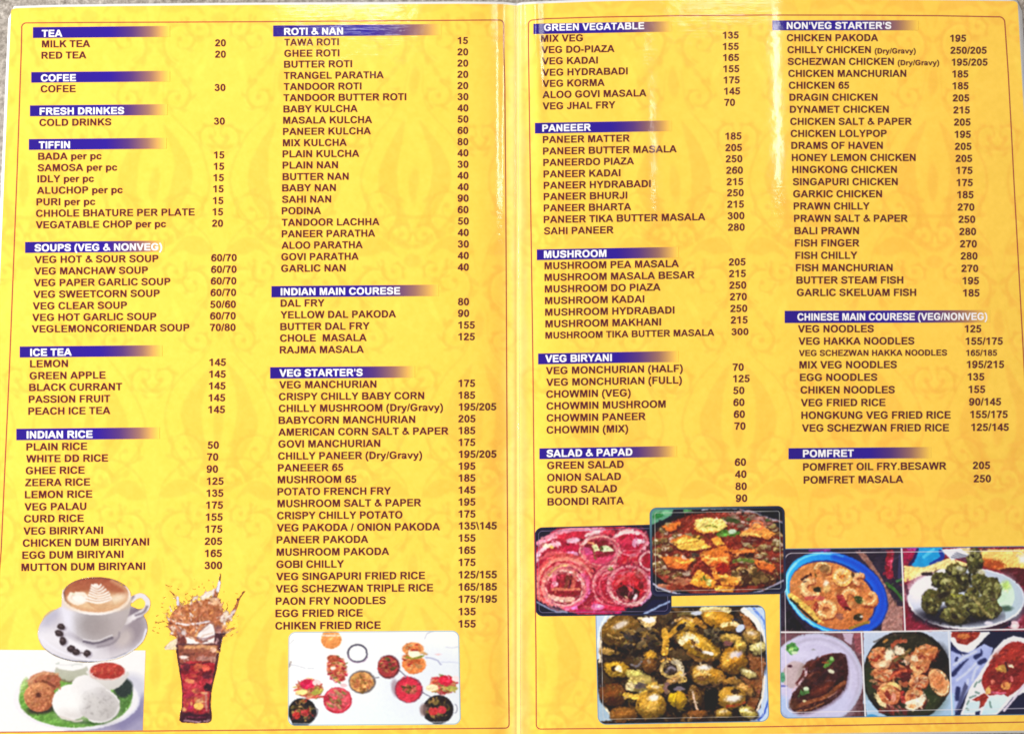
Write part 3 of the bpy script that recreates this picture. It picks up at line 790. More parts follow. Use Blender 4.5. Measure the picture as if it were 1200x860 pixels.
# column three
S3 = -.018
section(page_r, ("GREEN VEGATABLE", 625, 787, 28.2, 40.4, 637.5, 755, 36.6), [("MIX VEG", 634, 683, 49.6, "135", 847, 45.8), ("VEG DO-PIAZA", 634.3, 720, 62.8, "155", 847, 59), ("VEG KADAI", 635, 700.5, 76, "165", 847.3, 72),
    ("VEG HYDRABADI", 635.3, 735.5, 89.3, "155", 847.6, 85.2), ("VEG KORMA", 635.6, 708.5, 102.3, "175", 848, 98.3), ("ALOO GOVI MASALA", 635.6, 757.5, 115.4, "145", 848.5, 111.3), ("VEG JHAL FRY", 635.8, 721, 128.7, "70", 848.7, 124.5)], S3)
section(page_r, ("PANEEER", 626.8, 787, 144.3, 156.8, 635.5, 692.5, 154.5), [("PANEER MATTER", 636, 738, 168, "185", 850, 164), ("PANEER BUTTER MASALA", 636.2, 793, 181.5, "205", 850, 177.5), ("PANEERDO PIAZA", 636.5, 743, 194.8, "250", 850.4, 190.6),
    ("PANEER KADAI", 636.8, 727, 208.4, "260", 851, 204), ("PANEER HYDRABADI", 637, 762.5, 221.7, "215", 851.5, 217.4), ("PANEER BHURJI", 637, 735, 234.8, "250", 852, 230.4), ("PANEER BHARTA", 637, 739.6, 248.2, "215", 852.2, 243.8),
    ("PANEER TIKA BUTTER MASALA", 637, 826.5, 261.6, "300", 852.5, 257.3), ("SAHI PANEER", 637.3, 719, 275, "280", 853, 270.7)], S3)
section(page_r, ("MUSHROOM", 629, 795, 292.4, 305, 637.5, 710.6, 302.4), [("MUSHROOM PEA MASALA", 638, 795.5, 315.8, "205", 854, 311.4), ("MUSHROOM MASALA BESAR", 638, 814, 329.4, "215", 854.3, 325), ("MUSHROOM DO PIAZA", 638.3, 774, 343, "250", 854.7, 338.6),
    ("MUSHROOM KADAI", 638.5, 755, 356.6, "270", 855.3, 352.1), ("MUSHROOM HYDRABADI", 638.7, 790.3, 370.2, "250", 855.8, 365.8), ("MUSHROOM MAKHANI", 639, 774.6, 383.8, "215", 856.3, 379.3), ("MUSHROOM TIKA BUTTER MASALA", 639, 837, 397, "300", 857, 392.8, .93)], S3)
section(page_r, ("VEG BIRYANI", 630.5, 795, 414.2, 427, 639, 717, 424.5), [("VEG MONCHURIAN (HALF)", 639.5, 800, 438.6, "70", 858.5, 434.5), ("VEG MONCHURIAN (FULL)", 640, 799, 452.2, "125", 859, 448), ("CHOWMIN (VEG)", 640, 739, 466.1, "50", 859, 461.8),
    ("CHOWMIN MUSHROOM", 640.3, 780, 480, "60", 859.3, 475.7), ("CHOWMIN PANEER", 640.5, 756.6, 494, "60", 859.8, 489.6), ("CHOWMIN (MIX)", 640.4, 736, 508, "70", 860.5, 503.5)], S3)
section(page_r, ("SALAD & PAPAD", 632, 793, 525.2, 538, 640.5, 741, 535.4), [("GREEN SALAD", 641, 730.8, 549.6, "60", 861, 545.7), ("ONION SALAD", 641, 727.6, 563.8, "40", 861.3, 559.8), ("CURD SALAD", 641.2, 723, 577.9, "80", 861.8, 574), ("BOONDI RAITA", 641.5, 731, 592.1, "90", 862.2, 588)], -.0175)
# column four
section(page_r, ("NON'VEG STARTER'S", 905, 1076, 24.3, 36, 922, 1044.5, 34.4), [("CHICKEN PAKODA", 922, 1029, 48.7, "195", 1113.5, 49.3), ("CHILLY CHICKEN", 922.7, 1020.5, 62.7, "250/205", 1113.8, 63.4, 1.0, (1025, 1073)), ("SCHEZWAN CHICKEN", 923, 1047.5, 76.5, "195/205", 1115.3, 77.3, 1.0, (1052, 1100.5)),
    ("CHICKEN MANCHURIAN", 923.7, 1062, 90.5, "185", 1116, 91.1), ("CHICKEN 65", 924.3, 995, 104.4, "185", 1116.2, 105), ("DRAGIN CHICKEN", 925, 1028.3, 118.4, "205", 1116.5, 119.2), ("DYNAMET CHICKEN", 925.5, 1041.5, 132.5, "215", 1117.2, 133.3),
    ("CHICKEN SALT & PAPER", 926, 1068.5, 146.7, "205", 1118, 147.5), ("CHICKEN LOLYPOP", 926.5, 1039, 160.8, "195", 1118.8, 161.8), ("DRAMS OF HAVEN", 927.2, 1034.5, 174.8, "205", 1119, 175.9), ("HONEY LEMON CHICKEN", 927.8, 1073, 189, "205", 1119.8, 190),
    ("HINGKONG CHICKEN", 928.4, 1051, 203, "175", 1120.7, 204), ("SINGAPURI CHICKEN", 929, 1052, 217.3, "175", 1121, 218.3), ("GARKIC CHICKEN", 929.4, 1033.6, 231.5, "185", 1121.8, 232.5), ("PRAWN CHILLY", 930, 1019, 245.8, "270", 1122.2, 247),
    ("PRAWN SALT & PAPER", 930.4, 1063.7, 260.2, "250", 1123.2, 261.3), ("BALI PRAWN", 931, 1006.6, 274.6, "280", 1124.2, 275.6), ("FISH FINGER", 931.5, 1007.2, 289, "270", 1125, 290), ("FISH CHILLY", 932, 1004.6, 303.5, "280", 1125.8, 304.2),
    ("FISH MANCHURIAN", 932.6, 1046, 318, "270", 1126.6, 318.8), ("BUTTER STEAM FISH", 933.2, 1058.5, 332.5, "195", 1128, 333.2), ("GARLIC SKELUAM FISH", 933.7, 1073.6, 347, "185", 1128.6, 347.5)], -.001)
section(page_r, ("CHINESE MAIN COURESE (VEG/NONVEG)", 919.5, 1160, 364.2, 378.6, 934.5, 1157, 375.6), [("VEG NOODLES", 935, 1024, 389.6, "125", 1130.6, 389.5), ("VEG HAKKA NOODLES", 935.7, 1071.5, 404, "155/175", 1131.6, 404), ("VEG SCHEZWAN HAKKA NOODLES", 936.2, 1109.8, 417.2, "165/185", 1132.2, 417, .83),
    ("MIX VEG NOODLES", 936.7, 1051, 431.7, "195/215", 1133, 431.3), ("EGG NOODLES", 937.3, 1028, 446.4, "135", 1134, 445.7), ("CHIKEN NOODLES", 938, 1048.6, 461.1, "155", 1135, 460.4), ("VEG FRIED RICE", 938.4, 1037.6, 476, "90/145", 1135.6, 475),
    ("HONGKUNG VEG FRIED RICE", 939, 1114, 490.8, "155/175", 1137, 489.8), ("VEG SCHEZWAN FRIED RICE", 939.7, 1112, 505.7, "125/145", 1138.2, 504.8)], -.003)
section(page_r, ("POMFRET", 924, 1091, 525, 538, 941, 1000.5, 535.5), [("POMFRET OIL FRY.BESAWR", 941, 1109, 551.3, "205", 1140, 549.5), ("POMFRET MASALA", 941.7, 1058.5, 566.5, "250", 1141, 565)], -.008)

# ------------------------------------------------------------------ printed pictures (flat print on the sheet)
STEP = 0.6
def finish(p, warp=1.0, wsc=9, crisp=.5, grain=7, seed=3, dabs=.4, bump=.10, pop=1.0):
    if warp: p.warp(warp, wsc, seed); p.warp(warp * .55, 3.0, seed + 7)
    n = int(p.X.size * .055 * dabs)
    realise(p, n, seed + 11, bump)
    p.warp(.55, 1.9, seed + 19)
    p.jitter(grain, 2.2, seed + 40)
    p.soften(2)
    p.crisp(crisp + .5)
    if pop != 1.0:
        m = p.A.mean(2, keepdims=True); p.A = m + (p.A - m) * pop; p.A = 112 + (p.A - 112) * pop
    p.A = np.clip(p.A, 4, 255)

# --- plate of idli and vada
def pic_idli():
    p = Pic(-14, 758, 174, 858, STEP, [252, 250, 252]); p.at(0, 755, 6.667)
    p.pg([(560, 640), (900, 560), (1090, 400), (1150, 360), (1150, 690), (500, 690)], [168, 162, 196], soft=3)
    p.pg([(820, 640), (1060, 480), (1110, 380), (1120, 560), (960, 670)], [128, 122, 168], a=.7, soft=4)
    p.e(1030, 330, 120, 100, [206, 206, 226], a=.8, soft=5)
    p.e(600, 425, 495, 243, [214, 214, 236], col2=[250, 248, 254], gd=(-.6, .6))
    p.e(596, 420, 486, 232, [246, 244, 250])
    p.e(588, 425, 440, 222, [122, 172, 74], col2=[98, 160, 62], tex=(16, 3), gd=(.2, 1))
    p.pg([(930, 250), (1020, 330), (1030, 420), (930, 560), (860, 480)], [84, 130, 60], sp=True, tex=(14, 3))
    p.e(965, 340, 70, 75, [40, 52, 50], rot=30, soft=1.5)
    p.e(190, 330, 30, 70, [150, 190, 90], rot=15, a=.8, soft=1)
    for i in range(26): p.ln([(250 + 24 * i, 520 + (i % 3) * 12), (290 + 22 * i, 560 + 60 * math.sin(.12 * i + .2))], 5, [146, 192, 92] if i % 2 else [78, 132, 54], a=.28)
    # white chutney cup
    p.e(560, 205, 130, 88, [206, 204, 196], col2=[180, 184, 160], gd=(0, 1), tex=(8, 3))
    p.e(555, 152, 128, 48, [250, 249, 250]); p.ln([(430, 145), (500, 158), (650, 150)], 6, [224, 226, 230])
    p.ln([(440, 150), (460, 140)], 8, [190, 200, 190]); p.ln([(560, 165), (590, 150), (640, 160)], 7, [214, 220, 216])
    p.ln([(470, 270), (540, 292), (600, 270)], 14, [112, 108, 80], a=.8)
    # vada
    p.e(350, 292, 130, 84, [200, 124, 86], rot=-6, tex=(30, 2.4), col2=[160, 82, 58], gd=(1, .4), wob=.8)
    p.ln([(230, 285), (330, 225), (450, 230)], 20, [218, 164, 124], a=.75)
    p.ln([(270, 300), (340, 285), (430, 330)], 16, [112, 50, 36], a=.75)
    p.e(330, 500, 120, 40, [52, 48, 36], rot=-8, soft=1.6)
    p.e(308, 408, 122, 116, [222, 152, 102], tex=(30, 2.2), col2=[170, 92, 60], gd=(.6, .9), wob=.8)
    for i in range(30):
        t = i * 2.4; q = 40 + (i * 37) % 68
        p.e(308 + q * math.cos(t), 405 + q * .9 * math.sin(t), 12, 6, [232, 168, 112] if i % 2 else [150, 76, 48], rot=i * 40, a=.6)
    p.e(302, 392, 22, 19, [90, 40, 30], soft=1)
    # idli
    p.ln([(420, 510), (520, 580), (640, 604), (800, 610), (900, 560)], 26, [50, 82, 40], a=.85, soft=1.5)
    p.e(556, 450, 148, 142, [252, 250, 252], rot=-15, wob=.6)
    p.e(715, 372, 168, 128, [248, 246, 248], rot=28, col2=[226, 222, 224], gd=(1, .4), wob=.6)
    p.e(775, 470, 162, 136, [222, 218, 218], rot=8, tex=(7, 2), wob=.6, col2=[206, 202, 202], gd=(.2, .8))
    p.ln([(700, 590), (790, 606), (880, 570), (930, 490)], 14, [246, 244, 246], a=.9)
    p.e(640, 500, 50, 90, [206, 202, 206], a=.55, soft=6); p.e(860, 520, 60, 90, [186, 180, 180], a=.5, soft=7); p.e(560, 545, 90, 40, [214, 206, 204], a=.55, soft=5); p.e(800, 390, 60, 30, [196, 190, 196], rot=30, a=.5, soft=5)
    p.scatter(60, 775, 470, 130, 110, 6, 16, [[232, 228, 228], [206, 200, 200], [196, 190, 190]], (.4, .8), (0, 180), 17, a=.4)
    p.e(590, 440, 70, 80, [253, 252, 253], a=.8, soft=5); p.e(700, 330, 70, 60, [244, 242, 246], a=.6, soft=5)
    p.ln([(470, 560), (580, 595), (640, 590)], 14, [222, 212, 206], a=.9)
    p.ln([(830, 350), (900, 400), (930, 450)], 8, [250, 250, 250], a=.8)
    # red chutney bowl
    p.pg([(695, 200), (990, 210), (985, 270), (930, 330), (850, 350), (780, 300), (700, 250)], [240, 236, 236], col2=[208, 204, 200], gd=(.4, 1), sp=True)
    p.e(842, 200, 148, 72, [250, 246, 246])
    p.e(840, 204, 136, 64, [190, 64, 52], tex=(26, 2.6), col2=[172, 48, 44], gd=(0, 1))
    for i in range(14): p.e(740 + (i * 53) % 210, 180 + (i * 31) % 55, 10, 5, [226, 120, 86], rot=i * 33, a=.7)
    p.ln([(700, 210), (720, 250), (800, 272), (900, 268), (970, 230)], 9, [226, 150, 140], a=.6)
    finish(p, .4, 8, .2, 3, 3, .22, .07)
    X, Y = p.X, p.Y
    m = rrect(X, Y, [(-12, 761), (170.5, 761.7), (167.2, 855.2), (-14, 857)], .1)
    p.emit("printed_photo", page_l, .00005, m, "printed picture of idli and vada on a banana leaf plate", .68)
pic_idli()

# --- cup of coffee, cut out
def pic_cup():
    p = Pic(40, 668, 180, 782, STEP, [250, 205, 66]); p.at(35, 665, 7.167); p.paint_mask = True
    p.e(528, 532, 462, 262, [120, 120, 140], rot=-5)
    p.e(526, 524, 462, 258, [238, 235, 246], rot=-5, col2=[210, 202, 210], gd=(1, .2))
    p.e(180, 420, 120, 70, [176, 172, 196], rot=-40, a=.7, soft=6)
    p.e(560, 520, 400, 205, [218, 213, 224], rot=-5, a=.75, soft=4, col2=[168, 154, 166], gd=(1, 0))
    p.e(380, 640, 230, 70, [246, 244, 252], rot=18, a=.9, soft=6)
    p.e(880, 520, 80, 130, [150, 136, 146], rot=20, a=.75, soft=5)
    p.e(790, 590, 60, 80, [206, 194, 194], rot=40, a=.9, soft=4)
    p.ln([(110, 600), (250, 700), (450, 765), (640, 775), (800, 730), (940, 620), (975, 520)], 18, [240, 238, 250], a=.9)
    # handle
    p.pg([(830, 330), (940, 330), (960, 400), (900, 430), (820, 400)], [120, 104, 122], a=.85, soft=3)
    p.ln([(850, 275), (890, 245), (940, 235), (985, 275), (985, 330), (950, 370), (880, 410), (800, 455)], 46, [240, 234, 240], soft=1)
    p.ln([(985, 325), (955, 372), (890, 400)], 18, [104, 88, 108], a=.8, soft=1.2)
    p.ln([(845, 268), (868, 240)], 24, [136, 118, 128], a=.8, soft=1.2)
    # body
    body = [(268, 236), (266, 280), (268, 330), (290, 440), (345, 530), (430, 590), (540, 628), (650, 612), (745, 550), (805, 460), (840, 360), (849, 300), (850, 236)]
    p.ln([(330, 560), (440, 610), (560, 650), (700, 600)], 30, [128, 118, 136], a=.6, soft=4)
    p.pg(body, [228, 226, 238], col2=[192, 182, 180], gd=(1.2, .1))
    p.e(520, 480, 130, 130, [150, 140, 142], a=.75, soft=10); p.e(640, 500, 140, 110, [168, 156, 158], a=.6, soft=9)
    p.e(310, 420, 40, 130, [236, 234, 250], rot=-12, a=.9, soft=5); p.e(760, 420, 60, 120, [190, 178, 182], rot=20, a=.7, soft=6)
    p.ln([(450, 618), (560, 632), (690, 588)], 14, [72, 62, 82], a=.85, soft=1.2)
    p.ln([(570, 664), (680, 640), (740, 590), (752, 545)], 12, [134, 124, 136], a=.8, soft=1.5)
    p.ln([(450, 600), (560, 612), (690, 565)], 10, [232, 228, 236], a=.8)
    p.e(558, 236, 292, 160, [250, 246, 250])
    p.ln([(275, 190), (300, 280), (400, 362), (560, 388), (720, 350), (830, 265)], 12, [252, 250, 252])
    p.e(556, 226, 272, 146, [160, 74, 52], col2=[214, 150, 104], gd=(0, 1.4), tex=(10, 3))
    p.ln([(286, 200), (330, 140), (430, 96), (560, 82), (690, 96), (800, 150)], 9, [104, 56, 44], a=.8)
    p.ln([(286, 210), (300, 270), (340, 310)], 12, [92, 54, 46], a=.8)
    p.e(560, 285, 252, 78, [234, 196, 152], soft=4)
    p.ln([(690, 110), (780, 160), (820, 215)], 22, [226, 176, 134], a=.7, soft=2)
    p.e(740, 255, 80, 32, [246, 226, 200], rot=-14, a=.9, soft=3)
    p.ln([(345, 215), (330, 262), (400, 300), (470, 262), (455, 220), (390, 214)], 26, [250, 236, 220]); p.e(410, 258, 70, 36, [254, 248, 242], rot=10, soft=1.5)
    leaf = [(572, 284, 112), (577, 264, 100), (582, 243, 86), (580, 222, 76), (573, 201, 62), (565, 181, 50), (558, 162, 38)]
    for cx, cy, rx in leaf:
        p.ln([(cx - rx, cy - 16), (cx - rx * .5, cy + 2), (cx, cy + 8), (cx + rx * .5, cy), (cx + rx, cy - 20)], 17, [252, 246, 240], soft=.6)
    p.e(553, 148, 24, 16, [252, 246, 240], soft=.6)
    for cx, cy, rx in leaf[:-1]:
        p.ln([(cx - rx * .9, cy - 22), (cx, cy - 4), (cx + rx * .9, cy - 25)], 4.5, [196, 132, 96], a=.75)
    p.ln([(555, 140), (570, 260)], 8, [240, 214, 190], a=.6)
    for k in range(4): p.ln([(480 + 14 * k, 286 + 13 * k), (590, 312 + 12 * k), (690 + 6 * k, 268 + 14 * k)], 5.5, [196, 138, 98], a=.75)
    for bx, by, rx, ry, ro in ((262, 495, 32, 26, 10), (246, 550, 38, 26, 15), (278, 615, 30, 34, 0), (345, 680, 36, 29, 5), (387, 706, 33, 27, 10), (480, 718, 30, 29, 0)):
        p.e(bx + 12, by + 10, rx, ry, [150, 140, 160], rot=ro, a=.7, soft=1.5)
        p.e(bx, by, rx, ry, [54, 38, 42], rot=ro, wob=.6); p.e(bx - 6, by - 8, rx * .45, ry * .3, [104, 84, 88], rot=ro, a=.7)
    p.ln([(400, 712), (460, 716)], 10, [70, 54, 58], a=.7)
    finish(p, .3, 8, .2, 3, 3, .03, .02)
    ex, ey = p.tp((915, 305))
    p.emit("printed_photo", page_l, .00008, np.minimum((p.M - .5) * 1.1, (np.hypot((p.X - ex) / 6.4, (p.Y - ey) / 5.6) - 1) * 5), "printed cut-out of a white cup of coffee with leaf foam", .68)
pic_cup()

# --- glass of cola with a splash, cut out
def pic_cola():
    p = Pic(178, 668, 292, 850, STEP, [250, 205, 66]); p.paint_mask = True; p.at(175, 665, 8.6)
    r = np.random.RandomState(4)
    WH, PE, OR, BR, DK = [244, 238, 238], [232, 188, 146], [222, 144, 84], [150, 82, 60], [92, 52, 56]
    p.ln([(165, 172), (205, 190), (235, 182)], 12, [170, 130, 60], taper=True); p.ln([(300, 390), (270, 300), (205, 232)], 40, BR, taper=True); p.ln([(290, 370), (285, 300)], 30, [226, 222, 240])
    p.ln([(640, 330), (690, 210), (718, 70)], 60, DK, taper=True); p.ln([(690, 230), (706, 150)], 34, [236, 236, 246]); p.e(712, 95, 12, 10, [150, 80, 50]); p.e(714, 62, 8, 8, [170, 110, 60])
    p.ln([(800, 520), (870, 400), (905, 310), (965, 235)], 44, [170, 96, 60], taper=True); p.e(895, 318, 18, 16, [120, 56, 50]); p.e(945, 248, 20, 9, [130, 70, 60], rot=-40)
    p.ln([(760, 640), (850, 610)], 26, [210, 130, 50], taper=True)
    for x, y in ((85, 555), (50, 600), (40, 636), (85, 655), (130, 398), (185, 425), (290, 215), (375, 262), (455, 215), (870, 378), (880, 260), (150, 300)):
        p.e(x, y, 16, 6, [196, 150, 60], rot=r.rand() * 60 - 30, a=.9)
    p.ln([(60, 556), (150, 540)], 12, [150, 110, 50], taper=True)
    p.pg([(260, 420), (420, 350), (560, 320), (700, 310), (740, 430), (770, 560), (716, 720), (500, 740), (300, 720), (215, 640), (190, 540)], [184, 108, 68], sp=True, tex=(50, 3))
    p.pg([(272, 640), (730, 640), (716, 850), (268, 850)], [176, 104, 76], tex=(30, 3))
    AM = [[188, 104, 62], [214, 140, 92], [232, 180, 140], [246, 236, 230], [150, 76, 52], [250, 246, 246], [224, 150, 80], [112, 56, 48], [238, 206, 178], [196, 116, 90]]
    for q in range(330):
        an = math.radians(-168 + 160 * r.rand()); reach = np.interp(math.degrees(an), [-168, -140, -120, -95, -70, -50, -30, -8], [300, 470, 430, 440, 560, 470, 440, 260])
        d0 = reach * (.12 + .86 * math.sqrt(r.rand())); x, y = 490 + d0 * math.cos(an) * .9, 745 + d0 * math.sin(an)
        L = 16 + 60 * r.rand() ** 2; a2 = an + r.randn() * .45
        p.ln([(x, y), (x + L * .5 * math.cos(a2 + .3), y + L * .5 * math.sin(a2 + .3)), (x + L * math.cos(a2), y + L * math.sin(a2))], 6 + 20 * r.rand() ** 1.5, AM[r.randint(len(AM))], a=.85, taper=True, soft=.45)
    for pts, c in (([(500, 298), (565, 250), (668, 200), (655, 258), (585, 310), (530, 330)], WH), ([(424, 300), (492, 280), (490, 312), (440, 338)], WH), ([(690, 500), (790, 430), (806, 456), (768, 580), (730, 556)], [242, 232, 226]), ([(815, 440), (880, 420), (858, 470), (820, 496)], [236, 226, 236]), ([(150, 800), (210, 740), (296, 700), (272, 826), (156, 828)], [240, 228, 214]), ([(600, 300), (700, 300), (720, 360), (640, 380)], [236, 190, 150])):
        p.pg(pts, c, a=.85, tex=(16, 2.5)); p.ln(pts[:3], 7, [150, 96, 84], a=.7, taper=True)
    for q in range(70):
        an = math.radians(-175 + 175 * r.rand()); d0 = 330 + 260 * r.rand(); x, y = 490 + d0 * math.cos(an) * .8, 700 + d0 * math.sin(an)
        p.e(x, y, 4 + 8 * r.rand(), 3 + 5 * r.rand(), [[170, 100, 56], [130, 64, 48], [206, 150, 100], [238, 226, 220]][r.randint(4)], rot=math.degrees(an), a=.9)
    # ice and rim
    p.pg([(440, 700), (610, 540), (650, 560), (690, 690), (540, 755)], [150, 108, 104], a=.8); p.pg([(462, 690), (612, 558), (636, 570), (668, 672), (545, 730)], WH); p.pg([(440, 690), (500, 610), (480, 700)], [230, 170, 110])
    p.ln([(480, 700), (560, 712), (690, 670)], 10, [150, 110, 120]); p.ln([(500, 720), (550, 680), (640, 660)], 8, [206, 160, 130], a=.7); p.ln([(540, 640), (600, 600)], 12, [222, 200, 196], a=.7)
    p.ln([(270, 560), (420, 570), (600, 540)], 18, [246, 240, 244]); p.ln([(450, 590), (560, 540), (640, 545)], 7, [150, 120, 130], a=.7)
    p.e(320, 655, 44, 34, [140, 92, 92], a=.7, soft=1); p.e(345, 655, 22, 24, [236, 226, 226], a=.8); p.e(700, 612, 34, 38, [150, 100, 110], rot=20, a=.7, soft=1); p.ln([(380, 640), (440, 680), (470, 720)], 16, [196, 120, 80], a=.8)
    p.pg([(285, 690), (360, 690), (370, 860), (268, 860)], [110, 50, 46]); p.pg([(360, 690), (520, 760), (380, 770)], [250, 246, 244]); p.pg([(520, 765), (660, 700), (650, 760)], [246, 240, 240])
    p.pg([(660, 660), (775, 650), (740, 700), (715, 830), (650, 820)], [70, 34, 44]); p.ln([(690, 720), (670, 770)], 18, [220, 170, 170])
    p.ln([(300, 768), (480, 772), (700, 770)], 12, [92, 60, 70]); p.ln([(340, 800), (500, 800), (600, 790)], 24, [226, 170, 110], a=.8)
    # the glass
    p.at(195, 745, 7.81)
    g = [(86, 78), (96, 200), (112, 300), (134, 420), (142, 520), (140, 640), (122, 715), (116, 770), (140, 792), (260, 800), (385, 794), (412, 776), (418, 730), (408, 640), (412, 520), (432, 420), (462, 300), (482, 180), (492, 78)]
    p.pg(g, [84, 36, 46])
    p.clip = np.clip(p.M, 0, 1); gi = [(104, 84), (116, 230), (150, 430), (158, 640), (140, 760), (395, 764), (388, 640), (400, 500), (440, 300), (472, 84)]
    p.pg(gi, [150, 84, 62], col2=[176, 40, 52], gd=(0, 1.1), tex=(20, 4))
    p.pg([(150, 250), (420, 240), (430, 320), (395, 480), (385, 650), (370, 700), (170, 700), (150, 620), (145, 400)], [178, 38, 52], sp=True, tex=(40, 4))
    p.ln([(180, 100), (300, 95), (440, 110)], 34, [228, 168, 112], a=.85, soft=1.2); p.e(430, 125, 24, 22, [240, 190, 160]); p.ln([(130, 130), (180, 170), (250, 160)], 22, [120, 60, 50])
    p.e(160, 192, 38, 17, [246, 226, 220]); p.e(330, 205, 60, 24, [176, 120, 110], tex=(40, 1.6)); p.e(420, 205, 40, 22, [196, 150, 140], a=.7); p.ln([(120, 250), (240, 262), (380, 236), (450, 240)], 14, [70, 30, 40], a=.8)
    p.scatter(26, 270, 330, 130, 80, 18, 46, [[216, 70, 70], [120, 24, 40], [230, 110, 76], [190, 40, 60], [84, 24, 44]], (.35, .7), (-30, 30), 5, a=.8)
    p.e(215, 415, 48, 20, [240, 150, 100], rot=8); p.e(360, 290, 36, 30, [232, 96, 76]); p.e(380, 470, 36, 34, [44, 16, 30], soft=1)
    p.scatter(30, 275, 580, 100, 90, 16, 40, [[240, 150, 90], [220, 70, 80], [246, 190, 120], [190, 40, 80], [214, 96, 60]], (.3, .7), (-40, 30), 6, a=.85)
    p.e(295, 640, 42, 34, [246, 190, 96]); p.ln([(360, 520), (368, 680)], 22, [206, 140, 130], a=.8); p.e(160, 670, 20, 22, [240, 170, 110]); p.e(220, 640, 20, 40, [190, 30, 90], a=.8)
    p.pg([(124, 700), (200, 690), (300, 720), (408, 690), (414, 776), (270, 796), (120, 776)], [58, 16, 36], soft=1.2); p.ln([(160, 770), (270, 785), (380, 774)], 11, [200, 160, 170]); p.ln([(180, 735), (270, 745), (360, 738)], 8, [120, 30, 60])
    p.ln([(100, 90), (112, 260), (140, 440), (148, 620), (128, 740)], 10, [60, 26, 36], a=.8); p.ln([(482, 90), (455, 280), (420, 440), (402, 600), (412, 740)], 10, [70, 30, 36], a=.8)
    p.ln([(462, 130), (440, 250)], 8, [220, 190, 160], a=.6)
    p.clip = None
    finish(p, .8, 5, .5, 4, 3, .4, .08)
    p.emit("printed_photo", page_l, .00005, (p.M - .5) * 1.1, "printed cut-out of a cola glass splashing over", .74)
pic_cola()

